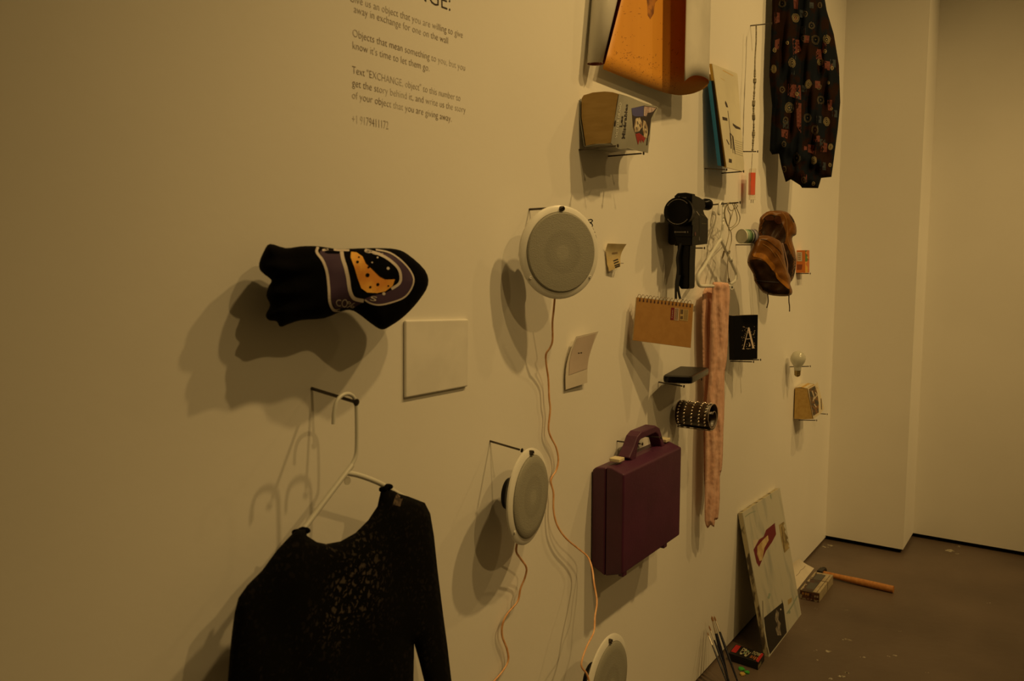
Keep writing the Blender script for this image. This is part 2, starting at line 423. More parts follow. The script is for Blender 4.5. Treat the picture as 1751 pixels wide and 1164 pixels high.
# lace top
C = cv(370, 800, 3.198)
out = C((440, 335), (490, 335), (495, 370), (550, 405), (600, 415), (680, 400), (760, 355), (830, 285), (880, 210), (900, 120), (925, 83), (950, 105), (1000, 140), (1050, 155), (1140, 190), (1170, 250), (1190, 370), (1210, 560), (1240, 800), (1262, 960), (1290, 1200), (1300, 1330), (1180, 1330), (1140, 1180), (1110, 1060), (1082, 960), (1078, 1164), (1078, 1330), (50, 1330), (62, 1164), (75, 1000), (85, 900), (100, 790), (120, 710), (170, 640), (250, 560), (330, 450), (400, 375))
LACE = bpy.data.materials.new('black_lace'); LACE.use_nodes = True; nt = LACE.node_tree; N = nt.nodes; b = N['Principled BSDF']; b.inputs['Roughness'].default_value = .9; b.inputs['Specular IOR Level'].default_value = .1
tc = N.new('ShaderNodeTexCoord'); vo = N.new('ShaderNodeTexVoronoi'); vo.feature = 'DISTANCE_TO_EDGE'; vo.inputs['Scale'].default_value = 75
nz = N.new('ShaderNodeTexNoise'); nz.inputs['Scale'].default_value = 9; nz.inputs['Detail'].default_value = 2
n3 = N.new('ShaderNodeTexNoise'); n3.inputs['Scale'].default_value = 70
vm = N.new('ShaderNodeVectorMath'); vm.operation = 'MULTIPLY_ADD'; vm.inputs[1].default_value = (.03, .03, .03)
nt.links.new(n3.outputs['Color'], vm.inputs[0]); nt.links.new(tc.outputs['Object'], vm.inputs[2]); nt.links.new(vm.outputs[0], vo.inputs['Vector'])
nt.links.new(tc.outputs['Object'], nz.inputs['Vector']); nt.links.new(tc.outputs['Object'], n3.inputs['Vector'])
g1 = N.new('ShaderNodeMapRange'); g1.inputs[1].default_value = .16; g1.inputs[2].default_value = .34
nt.links.new(vo.outputs['Distance'], g1.inputs[0])
g2 = N.new('ShaderNodeMapRange'); g2.inputs[1].default_value = .34; g2.inputs[2].default_value = .52
nt.links.new(nz.outputs['Fac'], g2.inputs[0])
sp = N.new('ShaderNodeSeparateXYZ'); nt.links.new(tc.outputs['Object'], sp.inputs[0])
g3 = N.new('ShaderNodeMapRange'); g3.inputs[1].default_value = .115; g3.inputs[2].default_value = .04; g3.inputs[3].default_value = .12
nl = N.new('ShaderNodeVectorMath'); nl.operation = 'LENGTH'; nt.links.new(tc.outputs['Object'], nl.inputs[0]); nt.links.new(nl.outputs['Value'], g3.inputs[0])
mu = N.new('ShaderNodeMath'); mu.operation = 'MULTIPLY'; nt.links.new(g1.outputs[0], mu.inputs[0]); nt.links.new(g2.outputs[0], mu.inputs[1])
mv = N.new('ShaderNodeMath'); mv.operation = 'MULTIPLY'; nt.links.new(mu.outputs[0], mv.inputs[0]); nt.links.new(g3.outputs[0], mv.inputs[1])
mx = N.new('ShaderNodeMix'); mx.data_type = 'RGBA'; mx.inputs[6].default_value = (.002, .002, .002, 1); mx.inputs[7].default_value = (.075, .06, .05, 1)
nt.links.new(mv.outputs[0], mx.inputs[0]); nt.links.new(mx.outputs[2], b.inputs['Base Color'])
t = thing('lace_top', 'black long-sleeved lace top hanging on the white hanger at the lower left', 'top', W(580, 1000, .1))
pillow(out, lambda x, y: .105-.00008*(x-560), .035, 60, 8, .8, fold=lambda x, y: .006*math.sin(x*.05+1)*math.sin(y*.02)).build('bodice', LACE, t, smooth='full')
for a, b_ in (((507, 907), (522, 906)), ((655, 834), (664, 831))):
    A = W(*a, HX+.0); B = W(*b_, HX+.0); mid = (A+B)/2+Vector((0, -.003, .002))
    MB().tube(smoothpath([A+Vector((0, .006, -.004)), A+Vector((0, -.006, .0)), mid, B+Vector((0, -.006, 0)), B+Vector((0, .006, -.004))], 3), .0045, 8).build('shoulder_loop', TSH, t, smooth=True)
d = Decal(bpy.data.objects['bodice']); d.line(sm2(C((985, 205), (1000, 160), (1020, 145))), 13, 0); d.build('neck_tag', M('tag_brown', (.12, .08, .05), .9, c2=(.03, .02, .015), nscale=150), t)
# ------------------------------------------------------------------ speakers
GR = bpy.data.materials.new('speaker_grille'); GR.use_nodes = True; nt = GR.node_tree; N = nt.nodes; b = N['Principled BSDF']; b.inputs['Roughness'].default_value = .55
tc = N.new('ShaderNodeTexCoord'); ln = N.new('ShaderNodeVectorMath'); ln.operation = 'LENGTH'; nt.links.new(tc.outputs['Object'], ln.inputs[0])
rp = N.new('ShaderNodeValToRGB'); rp.color_ramp.interpolation = 'EASE'; e = rp.color_ramp.elements
e[0].position = 0; e[0].color = (.335, .325, .27, 1); e[1].position = 1; e[1].color = (.30, .295, .24, 1)
for p_, c_ in ((.020, .345), (.024, .30), (.048, .275), (.054, .31), (.085, .30)):
    k = e.new(p_); k.color = (c_, c_*.975, c_*.82, 1)
vo = N.new('ShaderNodeTexVoronoi'); vo.inputs['Scale'].default_value = 420; nt.links.new(tc.outputs['Object'], vo.inputs['Vector'])
bp = N.new('ShaderNodeBump'); bp.inputs['Strength'].default_value = .25; bp.inputs['Distance'].default_value = .002
nt.links.new(vo.outputs['Distance'], bp.inputs['Height']); nt.links.new(bp.outputs[0], b.inputs['Normal'])
nt.links.new(ln.outputs['Value'], rp.inputs[0]); nt.links.new(rp.outputs[0], b.inputs['Base Color'])
RIM = M('speaker_rim', (.80, .79, .74), .35)
def speaker(cpx, off, tdeg, R, label, tilt=-.06, nailang=90):
    c = W(cpx[0], cpx[1], off); a = math.radians(tdeg)
    ax = Vector((-math.sin(a), -math.cos(a), tilt)).normalized()
    t = thing('round_speaker', label, 'speaker', c)
    k = R/.104
    MB().lathe(c, ax, [(.088*k, -.004), (.100*k, -.004), (.104*k, -.002), (.1035*k, .002), (.099*k, .005), (.090*k, .007), (.0885*k, .0055), (.0885*k, -.001)], 64).build('mounting_ring', RIM, t, smooth=True)
    g = MB().lathe(c, ax, [(.0885*k, .000), (.0885*k, .009), (.086*k, .0115), (.07*k, .0125), (.045*k, .0132), (.02*k, .0135), (.001, .0136)], 64)
    g.build('grille', GR, t, smooth=True)
    MB().lathe(c, -ax, [(.082*k, .004), (.080*k, .012), (.05*k, .034), (.034*k, .040), (.034*k, .052), (.030*k, .054), (.001, .054)], 36).build('magnet_housing', M('speaker_black', (.006, .006, .006), .5, spec=.2), t, smooth=True)
    up = (Vector((0, 0, 1))-ax*ax.z).normalized(); rt = up.cross(ax)
    for an in (90, 215, 325):
        p = c+(rt*math.cos(math.radians(an))+up*math.sin(math.radians(an)))*(.0962*k)
        ks = 1.7 if an == 90 else 1.0
        MB().lathe(p, ax, [(.0035*ks, .004), (.0035*ks, .0075*ks), (.002*ks, .008*ks), (.0018, .0065*ks), (.0005, .0065*ks)], 12).build('screw', RIM if an != 90 else STEEL, t, smooth=True)
    return t
speaker((957, 431.5), .105, 26, .1085, 'larger-looking round white speaker hanging higher, above the copper wire', .0)
speaker((903, 848), .085, -9, .111, 'round white speaker seen edge-on at the end of a nail, below the first speaker', .0)
speaker((1038, 1168), .13, -3, .129, 'round white speaker cut off by the bottom edge, below the purple case', .0)
COP = M('copper_flex', (.85, .50, .25), .35, 0, c2=(.72, .36, .15), nscale=60)
def cable(pts, offs, label, r=.0019):
    n = len(pts)
    def of(i):
        x = i/(n-1)*(len(offs)-1); k = min(int(x), len(offs)-2); return lerp(offs[k], offs[k+1], x-k)
    P = smoothpath([W(p[0], p[1], of(i)) for i, p in enumerate(pts)], 5)
    sd = Vector((.0012, 0, 0)); mb = MB().tube([p-sd for p in P], r, 6).tube([p+sd for p in P], r, 6)
    return tag(mb.build('speaker_cable', COP, smooth='full', origin=P[0]), label, 'cable')
cable([(948.7, 508), (946.5, 533), (944.6, 552), (944.8, 581), (940.8, 594), (933.8, 605), (934, 622), (937.6, 648), (939, 680), (940.8, 700), (938, 730), (941, 745), (951, 765), (954.7, 786), (951, 804), (941.8, 821), (946.3, 842), (946.5, 872), (952.8, 898), (967.7, 920), (990, 938.7), (1005, 952), (1012.5, 972), (1016, 998), (1020.7, 1028), (1017.3, 1054), (1015.4, 1080), (1003, 1106), (994, 1136), (1003, 1151), (1008, 1166), (1014, 1190)],
      [.075, .05, .02, .015, .015, .02, .035, .10, .15, .16], 'long copper speaker wire running down from the upper round speaker')
cable([(885.5, 922), (882.7, 942), (889.5, 954), (900, 970), (897.7, 987), (890, 1006), (885, 1028), (867, 1050), (859, 1069), (859, 1088), (867, 1110), (869, 1129), (859.6, 1147), (845, 1164), (832, 1180)],
      [.06, .02, .012, .015], 'short curling copper wire running down from the lower round speaker')
# ------------------------------------------------------------------ earring, curled paper, instant photo
C = cv(820, 330, 3.146)
mb = MB()
for pl in (((585, 145), (600, 142), (608, 150), (595, 160)), ((585, 152), (596, 165), (590, 180), (603, 185), (612, 198), (606, 210), (617, 220), (622, 240)), ((600, 160), (608, 175), (600, 190), (612, 205), (620, 212)), ((622, 225), (626, 238), (627, 250))):
    mb.tube(smoothpath([W(x, y, .012+.003*math.sin(i)) for i, (x, y) in enumerate(C(*pl))], 3), .0016, 6)
tag(mb.build('dangling_earring', M('black_metal', (.015, .013, .012), .4, .5), smooth='full'), 'tiny black tangled earring on the wall at the right rim of the upper speaker', 'earring')
PAPER = M('aged_paper', (.62, .52, .30), .8, c2=(.54, .42, .2), nscale=20)
def curl(A, B, C_, D, bow, rows=8, cols=8, dirv=Vector((0, -1, 0))):
    # A top-left, B top-right, C bottom-right, D bottom-left ; bow(u,v) along dirv
    return [[A.lerp(B, j/cols).lerp(D.lerp(C_, j/cols), i/rows)+dirv*bow(j/cols, i/rows) for j in range(cols+1)] for i in range(rows+1)]
t = thing('curled_label', 'small curled yellowed paper label with a barcode pinned right of the upper speaker', 'label', W(1050, 440, .01))
g = curl(W(1039, 416, .012), W(1071, 417, .034), W(1060, 456, .022), W(1041, 464, .008), lambda u, v: -.010*math.sin(math.pi*min(1, v*1.1))*(1-.2*u)+0)
for r_ in g:
    for p in r_:
        if p.y > -.004: p.y = -.004
pp = MB().sheet(g, .0008).build('paper', PAPER, t, smooth=True)
d = Decal(pp); 
for x, y, x2, y2 in ((1049, 446, 1057, 443), (1050, 450, 1058, 447), (1051, 454, 1060, 451), (1052, 457, 1060, 454)): d.line([(x, y), (x2, y2)], 2.2, 0)
d.line([(1047, 433), (1056, 432)], 3, 1); d.build('barcode', [INK2, M('faded_ink', (.3, .22, .12), .8)], t)
MB().tube([W(1058, 450, .0), W(1066, 450, .03)], .0008, 6).build('pin', STEEL, t)
t = thing('instant_photo', 'white-bordered blank instant photograph curling off the wall', 'photograph', W(990, 640, .01))
g = curl(W(985, 575, .018), W(1023, 566, .032), W(1004, 654, .012), W(967, 666, .006), lambda u, v: -.004*math.sin(math.pi*v))
for i_, r_ in enumerate(g):
    for j_, p in enumerate(r_):
        r_[j_] = p+Vector((-.014*math.sin(math.pi*i_/8), 0, 0))
for r_ in g:
    for p in r_:
        if p.y > -.003: p.y = -.003
fr = MB().sheet(g, .001).build('border', M('photo_white', (.72, .66, .58), .5), t, smooth=True)
d = Decal(fr, lift=.0016); d.poly([(987, 578), (1019, 570), (1013, 590), (1006, 614), (1004, 630), (973, 641), (974, 618), (978, 600)], 0, 4); d.lift = .0024
d.dot(990, 603.5, 1.6, 1, 1); d.dot(994, 603, 1.6, 1, 1); d.build('image_area', [M('photo_pink', (.60, .50, .44), .35), INK2], t)
# ------------------------------------------------------------------ thick paperback
C = cv(980, 140, 8.3125)
X0 = 1.905
t = thing('thick_paperback', 'very thick grey paperback with fanned tan pages resting on two nails', 'book', W(1050, 255, .06))
head = [PX(x, y, X0) for x, y in C((180, 905), (75, 500), (55, 245), (150, 190), (280, 150), (450, 135), (560, 145), (645, 170), (620, 300), (580, 600), (540, 865), (430, 880), (300, 880))]
head = [Vector((p.x, min(p.y, -.008), p.z)) for p in head]
zm = min(p.z for p in head)
tail = [Vector((X0+.15, min(-.008, -.050+(p.y+.050)*.5), zm+.004+(p.z-zm)*.72)) for p in head]
PG = M('page_edges', (.42, .275, .09), .85, c2=(.36, .23, .07), nscale=90, stretch=(1, .2, 1), lo=.35, hi=.65)
MB().loops([head, tail]).build('page_block', PG, t)
GC = M('grey_cover', (.33, .325, .28), .33, c2=(.29, .285, .24), nscale=12)
top = C((650, 168), (800, 215), (950, 280), (1100, 330), (1195, 360)); bot = C((535, 870), (640, 950), (740, 950), (900, 975), (1060, 1012))
offs = [None, .100, .094, .085, .078]; rows = []
nR = 10
midr = C((1110, 510), (1085, 700))
for i in range(nR+1):
    v = i/nR; row = []
    for j in range(5):
        x = lerp(top[j][0], bot[j][0], v); y = lerp(top[j][1], bot[j][1], v)
        if j == 4: x = sm2([top[4], midr[0], midr[1], bot[4]], 4)[min(12, int(round(v*12)))][0]
        if j == 0: p = PX(x, y, X0-.001)
        else: p = W(x, y, offs[j]+.008*math.sin(math.pi*v))
        row.append(p)
    rows.append(row)
rows = [smoothpath(r, 3) for r in rows]
cov = MB().sheet(rows, .0012).build('front_cover', GC, t, smooth=True)
bc = [head[0], head[1], head[2]]
MB().loops([[p+Vector((0, .004, .0)) for p in bc]+[p+Vector((0, .0055, 0)) for p in reversed(bc)], [p+Vector((.155, .004, 0)) for p in bc]+[p+Vector((.155, .0055, 0)) for p in reversed(bc)]]).build('back_cover', GC, t)
sb = [head[0]+Vector((0, .004, -.001)), Vector((X0, lerp(head[0].y, rows[-1][0].y, .5), head[0].z+.002)), rows[-1][0]+Vector((0, 0, -.001))]
MB().loops([sb+[p+Vector((0, 0, -.0015)) for p in reversed(sb)], [p+Vector((.15, 0, 0)) for p in sb]+[p+Vector((.15, 0, -.0015)) for p in reversed(sb)]]).build('spine', GC, t)
d = Decal(cov, lift=.001)
TI = M('title_black', (.02, .015, .02), .5); TG = M('title_pale', (.66, .65, .58), .5)
d.text('Misérables', C((690, 808), (745, 315), (782, 318), (739, 812)), 0, .03)
d.line(C((738, 478), (736, 463)), .9, 0)
d.text('Les', C((660, 640), (682, 480), (714, 485), (702, 640)), 0, .03)
d.text('VICTOR HUGO', C((595, 800), (655, 290), (690, 295), (624, 805)), 1, .02)
d.line(C((590, 630), (612, 440)), 2.6, 5)
d.poly(C((830, 375), (1010, 335), (1195, 365), (1150, 440), (1110, 520), (1095, 640), (1085, 740), (1060, 800), (1020, 760), (960, 760), (880, 730), (850, 640), (840, 500)), 5)
d.lift = .0016
d.poly(C((830, 375), (1005, 340), (1000, 490), (880, 490), (845, 470)), 2)
d.poly(C((1010, 345), (1180, 370), (1130, 430), (1060, 440), (1040, 490), (1005, 480)), 3)
d.poly(C((890, 520), (950, 505), (975, 570), (985, 640), (940, 700), (880, 720), (865, 650)), 4)
d.poly(C((995, 540), (1030, 560), (1060, 640), (1060, 730), (1050, 800), (1010, 780), (990, 680)), 4)
d.poly(C((885, 740), (940, 725), (1010, 780), (1030, 800), (1000, 865), (980, 820), (965, 870), (950, 820), (925, 895), (905, 820)), 6)
d.lift = .0022
for a in C((915, 560), (945, 600), (900, 640), (1020, 620), (1035, 690)): d.line([a, (a[0]+1, a[1]+5)], 1.4, 5)
d.poly(C((1090, 440), (1140, 420), (1100, 500), (1085, 640), (1072, 640), (1070, 520)), 5)
d.line(C((1060, 790), (1050, 900)), 1.6, 5)
d.build('cover_print', [TI, TG, M('print_blue', (.07, .07, .22), .5), M('print_pale', (.5, .4, .38), .5, c2=(.2, .1, .1), nscale=40), M('print_flesh', (.66, .58, .42), .5, c2=(.3, .2, .12), nscale=60), M('print_dark', (.03, .02, .02), .5), M('print_red', (.35, .02, .02), .5)], t)
# ------------------------------------------------------------------ poster
ORG = M('poster_print', (.78, .36, .045), .5, c2=(.72, .32, .038), nscale=4, stretch=(5, 1, .35), lo=.3, hi=.7)
PWH = M('poster_back', (.76, .74, .68), .25)
z0 = W(1031, 117, .03).z
t = thing('rolled_poster', 'large orange poster with white back, curled at both sides, cut off by the top edge', 'poster', PZ(1110, 150, z0))
C = cv(960, 0, 3.88)
bp_ = [W(x, y, o_) for (x, y), o_ in zip(C((275, 457), (450, 528), (620, 592), (700, 618), (780, 631), (850, 625), (900, 610), (950, 585), (978, 552)), (.026, .027, .029, .034, .045, .058, .070, .082, .090))]
fp = [W(x, y, o_) for (x, y), o_ in zip(C((975, 530), (940, 508), (890, 500), (850, 512), (815, 540)), (.098, .106, .110, .107, .098))]
path = smoothpath(bp_, 3)[:-1]+smoothpath([bp_[-1]]+fp, 3)
for p in path:
    if p.y > -.012: p.y = -.012
H = .62; dl = W(1059, 0, path[0].y*-1)-path[0]
lean0 = Vector((dl.x/dl.z, 0, 1))*1.0
A = path; Bt = []
for i, p in enumerate(path):
    k = min(1, i/12); Bt.append(p+Vector((lerp(lean0.x*H, .0, k), 0, H)))
nv = 14
rows = [[A[i].lerp(Bt[i], k/nv) for i in range(len(A))] for k in range(nv+1)]
fr = MB()
# print side towards the room on the flat part
sh = MB().sheet(rows, .0006)
npts = len(A); nf = (nv)*(npts-1)
sh.mi = [ (1 if (i % 2) else 0) if i < 2*nf else 0 for i in range(len(sh.f))]
po = sh.build('poster_sheet', [ORG, PWH], t, smooth='full')
# decide which side faces the room on the flat part
me = po.data; f0 = me.polygons[0]; 
flip = f0.normal.y > 0
for p in me.polygons:
    if p.index < 2*nf: p.material_index = (p.index % 2) ^ (1 if flip else 0)
# left roll
c0 = W(1018, 111, .031); r0 = .0245; rr = []
for i in range(40):
    a = math.radians(-60+i*18); r_ = r0*(1-.012*i); rr.append(Vector((c0.x+r_*math.cos(a), min(-.004, c0.y+r_*math.sin(a)), z0+.004)))
topd = W(1039, 0, .042)-W(1018, 111, .031); ln = Vector((topd.x/topd.z*H, -.02, H))
rows = [[c0+(p-c0)*(1+2.6*k/4)+ln*(k/4) for p in rr] for k in range(5)]
for r_ in rows:
    for p in r_: p.y = min(p.y, -.004)
sh = MB().sheet(rows, .0006); nf2 = 4*(len(rr)-1)
lr = sh.build('rolled_edge', [PWH, M('poster_red', (.22, .03, .015), .5)], t, smooth='full')
for p in lr.data.polygons:
    if p.index < 2*nf2:
        cc = p.center+lr.location+t.location; a = Vector((cc.x-c0.x-ln.x*(cc.z-z0)/H, cc.y-c0.y, 0)); p.material_index = 1 if p.normal.dot(a) < 0 else 0
    else: p.material_index = 1
MAP1 = M('map_brown', (.20, .07, .015), .6, c2=(.5, .2, .03), nscale=35); MAP2 = M('map_specks', (.30, .11, .02), .6)
d = Decal(po, lift=.0006)
d.poly(C((565, -10), (645, -10), (622, 20), (612, 90), (590, 128), (572, 100), (570, 30)), 0)
rnd = random.Random(3)
for i in range(260):
    u = rnd.random(); v = rnd.random()**1.6
    x = lerp(300, 830, u); yb = lerp(455, 620, (x-275)/500) if x < 775 else 620
    y = yb-12-v*160 if rnd.random() < .8 else rnd.uniform(20, yb-20)
    xl = 385-(y/455)*105
    if x < xl+14 or x > 770: continue
    for q in C((x, y)): d.dot(q[0], q[1], rnd.uniform(.35, .9), 1, rnd.uniform(.3, .8), 5)
for i in range(26):
    x = rnd.uniform(400, 800); y = rnd.uniform(230, 330)+rnd.choice((0, -190, 100)); a = C((x, y), (x+rnd.uniform(-18, 22), y+rnd.uniform(-16, 20)))
    d.line(a, .7, 1)
merge(d, po, [MAP1, MAP2])
nail(None, None, 'steel nail at the top of the orange poster', R=Vector((A[6].x, 0, z0+H-.02)), T=Vector((A[6].x, A[6].y-.02, z0+H-.02)))
# ------------------------------------------------------------------ cream canvas and teal book
C = cv(1190, 100, 4.478)
def slab(q, th, name, mat, parent=None, bevel=0, dv=None):
    n = dv or (q[1]-q[0]).cross(q[3]-q[0]).normalized()
    if dv is None and n.dot(CAM-q[0]) > 0: n = -n
    return MB().hexa(q, [p+n*th for p in q]).build(name, mat, parent, bevel=bevel)
q = planar([W(1218, 109, .035), W(1261, 126, .035), W(1273, 294, .078), W(1242.5, 286, .078)])
t = thing('cream_booklet', 'tall cream booklet with black ink drawing and ochre spine standing on two nails', 'booklet', q[3])
CB = M('cream_cover', (.66, .62, .48), .6)
OCH = M('ochre_edge', (.70, .43, .07), .7)
q2 = [W(1211, 109, .022), None, None, W(1238.5, 285, .066)]
dv = q2[0]-q[0]; dv = (q2[0]-q[0]+q2[3]-q[3])/2
fc = MB().hexa(q, [p+dv*.12 for p in q]).build('front_cover', CB, t)
bx = [p+dv*.12 for p in q]; MB().hexa(bx, [p+dv*.88 for p in bx]).build('page_block', OCH, t)
d = Decal(fc)
d.line(C((205, 90), (285, 132)), .9, 1); d.line(C((190, 150), (220, 168)), .4, 1)
d.poly(C((225, 322), (238, 345), (247, 375), (232, 372), (222, 340)), 0, 2)
d.poly(C((202, 445), (240, 455), (242, 478), (205, 470)), 0, 2)
d.poly(C((282, 495), (310, 515), (340, 530), (342, 545), (305, 535), (284, 512)), 0, 2)
d.line(C((245, 400), (262, 560), (275, 640), (285, 725)), .8, 0); d.line(C((262, 570), (285, 600), (300, 730)), 1.2, 0); d.line(C((235, 620), (255, 660)), 1.4, 0); d.line(C((280, 590), (292, 700)), 1.6, 0); d.line(C((262, 570), (270, 690)), 1.6, 0)
for k in range(7): d.line(C((298+k, 625+k*17), (355+k, 645+k*17)), .35, 0)
d.poly(C((252, 765), (275, 772), (275, 800), (252, 795)), 0, 2)
merge(d, fc, [M('ink', (.05, .035, .03), .7), OCH])
qb = planar([W(1209.5, 138, .014), W(1245, 150, .014), W(1262, 289, .046), W(1227, 283, .046)])
dvb = (W(1216, 138, .034)-W(1209.5, 138, .018))
qc = [p+dvb for p in qb]
t = thing('teal_book', 'teal blue hardback book leaning behind the cream booklet', 'book', qb[3])
TEAL = M('teal_cloth', (.015, .25, .62), .5)
MB().hexa(qb, qc).build('cover', TEAL, t)
MB().hexa(qc, [p+dvb*.45 for p in qc]).build('inner_board', M('book_black', (.004, .004, .005), .6, spec=.2), t)
# ------------------------------------------------------------------ chain and red strip
C = cv(1190, 100, 4.478)
A = PX(1293, 41, W(1283, 44).x); B = PX(1287, 258, W(1270, 259).x); B = W(1287, 258, .045); A = W(1293, 43, .04)
mb = MB(); rnd = random.Random(5)
N_ = 110
for i in range(N_):
    t_ = i/(N_-1); p = A.lerp(B, t_)+Vector((.002*math.sin(t_*9), -.001*math.sin(t_*17), 0))
    r_ = .0026+(.0022*rnd.random() if .35 < t_ else .0004)
    if abs(t_-.44) < .012 or abs(t_-.62) < .015 or abs(t_-.73) < .02 or abs(t_-.86) < .012: r_ = .0066
    mb.lathe(p, (0, 0, 1), [(r_*.25, -r_), (r_*.75, -r_*.7), (r_, 0), (r_*.75, r_*.7), (r_*.25, r_)], 8)
mb.tube([A+Vector((0, 0, .004)), B], .0012, 6)
tag(mb.build('beaded_chain', M('pewter', (.32, .29, .20), .5, .2, c2=(.14, .12, .08), nscale=120), smooth='full', origin=A), 'thin dull grey beaded chain stretched vertically between two nails', 'chain')
t = thing('plastic_strip', 'small translucent plastic strip with red middle hanging under the chain', 'strip', W(1288, 320, .04))
mb = MB().tube([W(1286.5, 262, .045), W(1285.5, 280, .042), W(1284, 300, .04), W(1283.5, 309, .04)], .0009, 6); mb.build('thread', M('pewter', (.2, .18, .13)), t)
q = [W(1283.5, 288, .04), W(1293, 288, .04), W(1291.5, 342, .04), W(1282.8, 342, .04)]
slab(q, .006, 'sleeve', M('clear_sleeve', (.85, .78, .62), .3, alpha=.35), t)
q = [W(1284.5, 295, .0415), W(1292, 295, .0415), W(1291, 333, .0415), W(1283.8, 333, .0415)]
slab(q, .0095, 'red_core', M('red_plastic', (.75, .09, .03), .35), t)
for x in (1284.5, 1288): MB().tube([W(x, 341, .043), W(x-.4, 347, .043)], .001, 6).build('prong', STEEL, t)
# ------------------------------------------------------------------ patterned shirt
C = cv(1180, 0, 3.425)
out = C((480, -60), (480, 60), (472, 250), (463, 440), (480, 620), (472, 760), (466, 880), (480, 905), (520, 900), (535, 980), (560, 1066), (590, 1050), (645, 1085), (655, 1100), (750, 1102), (768, 1042), (828, 1036), (842, 935), (866, 750), (880, 600), (872, 380), (842, 200), (800, 60), (780, -60), (640, -160))
SH = M('shirt_dark', (.006, .008, .012), .85, c2=(.016, .007, .004), nscale=14, lo=.48, hi=.56, spec=.04)
t = thing('patterned_shirt', 'dark shirt printed with red blocks and cream medallions hanging at the upper right', 'shirt', W(1370, 160, .14))
sh_ = pillow(out, turned(1375, 180, .125, 33), .045, 30, 3.2, .6,
             fold=lambda x, y: .012*math.sin((x-1316-.07*(y-100))*.20+.6*math.sin(y*.02))+.007*math.sin(x*.47+y*.05)+.006*noise.noise(Vector((x*.06, y*.03, 2)))*2+(.006*math.sin((y-.5*x)*.16)*min(1, (y-240)/30) if y > 240 else 0)).build('shirt_cloth', SH, t, smooth='full')
d = Decal(sh_, lift=.001)
REDB = M('shirt_red', (.10, .018, .010), .85); CRB = M('shirt_cream', (.30, .235, .11), .85); BLU = M('shirt_slate', (.015, .022, .03), .85)
for pl in (((605, -10), (635, -10), (630, 55), (608, 50)), ((600, 225), (640, 235), (650, 300), (605, 320)), ((575, 490), (648, 500), (650, 585), (572, 560)), ((535, 755), (575, 762), (570, 812), (535, 800)), ((770, 830), (805, 840), (800, 890), (765, 890)), ((805, 585), (832, 585), (828, 650), (808, 645)), ((670, 205), (700, 210), (695, 250), (665, 250)), ((775, 245), (800, 250), (795, 310), (770, 310)), ((495, 70), (525, 75), (525, 130), (495, 140)), ((498, 235), (525, 225), (520, 290), (495, 290)), ((622, 600), (652, 605), (650, 780), (625, 740)), ((725, 790), (760, 795), (760, 830), (722, 830)), ((690, 845), (740, 850), (735, 905), (690, 890))):
    d.poly(C(*pl), 0, 4)
for i in range(26):
    x = 490+rnd.random()*360; y = rnd.random()*1020; s_ = rnd.uniform(14, 34)
    d.poly(C((x, y), (x+s_, y+3), (x+s_, y+s_*1.5), (x, y+s_*1.4)), 2 if rnd.random() < .6 else 0, 4)
d.lift = .0016
med = [(618, 105, 25), (598, 368, 28), (580, 630, 33), (490, 403, 24), (800, 232, 26), (765, 360, 22), (692, 492, 24), (735, 232, 27), (800, 712, 24), (732, 760, 28), (822, 860, 18), (688, 690, 26), (625, 925, 30), (725, 940, 22), (495, 293, 14), (765, 585, 26), (755, 508, 18), (635, 292, 12), (832, 398, 13), (625, 550, 13), (540, 525, 20), (675, 80, 18), (663, 225, 18), (760, 30, 18), (540, 20, 22), (560, 705, 22), (550, 990, 18), (665, 1055, 20), (810, 485, 12), (790, 300, 14), (570, 250, 12), (712, 150, 22), (550, 845, 18), (820, 965, 12), (722, 1075, 14), (828, 635, 10)]
for x, y, r_ in med:
    dim = 1 if (r_ < 15 or (x, y) in ((618, 105), (598, 368), (580, 630), (490, 403), (800, 232), (765, 360), (800, 712), (725, 940), (822, 860), (692, 492))) else 3
    cx_, cy_ = C((x, y))[0]; R_ = r_/3.425; n8 = 10
    sq = rnd.uniform(.68, .9); ro = rnd.uniform(0, 1); jit = [rnd.uniform(.86, 1.12) for _ in range(n8)]
    ring = lambda k: [(cx_+R_*k*sq*jit[j]*math.cos(6.283*j/n8+ro), cy_+R_*k*jit[j]*math.sin(6.283*j/n8+ro)) for j in range(n8)]
    if r_ > 15:
        d.line(ring(1.0), .5, dim, closed=True)
        if dim == 1: d.line(ring(.5), .7, dim, closed=True)
        for j in range(n8): a = ring(.82)[j]; b_ = ring(.70)[(j+1) % n8]; d.line([a, b_], .5, dim)
        d.dot(cx_, cy_, R_*.13, dim)
    else:
        d.line(ring(.8), .9, dim, closed=True); d.dot(cx_, cy_, R_*.22, dim)
merge(d, sh_, [REDB, CRB, BLU, M('shirt_umber', (.11, .085, .045), .85)])
# ------------------------------------------------------------------ film camera
XA = 2.43
t = thing('film_camera', 'black handheld film camera with round lens and pistol grip on the wall', 'camera', PX(1165, 420, XA))
CB_ = M('camera_black', (.002, .002, .002), .3, spec=.15); CG = M('camera_side', (.010, .008, .006), .4, spec=.2); CR = M('camera_rubber', (.002, .002, .002), .3, spec=.15)
f = [(1154, 334), (1158, 330), (1172, 329), (1183, 331), (1183, 419), (1172, 420), (1156, 418), (1153, 405), (1153, 345)]
fp_ = [PX(x, y, XA) for x, y in f]
Lb = W(1210, 346, -PX(1183, 331, XA).y).x-XA
MB().prism(fp_, Vector((.03, 0, 0))).build('front_housing', CB_, t, bevel=.003)
oy = -PX(1183, 331, XA).y
prof = [W(x, y, oy) for x, y in ((1184, 332.5), (1196, 337), (1204, 342), (1207, 352), (1203, 360), (1205, 366), (1211, 374), (1211, 400), (1210, 417), (1184, 420))]
back = [Vector((p.x, fp_[0].y+.004, p.z)) for p in prof]
MB().loops([prof, back]).build('side_housing', CG, t, bevel=.002)
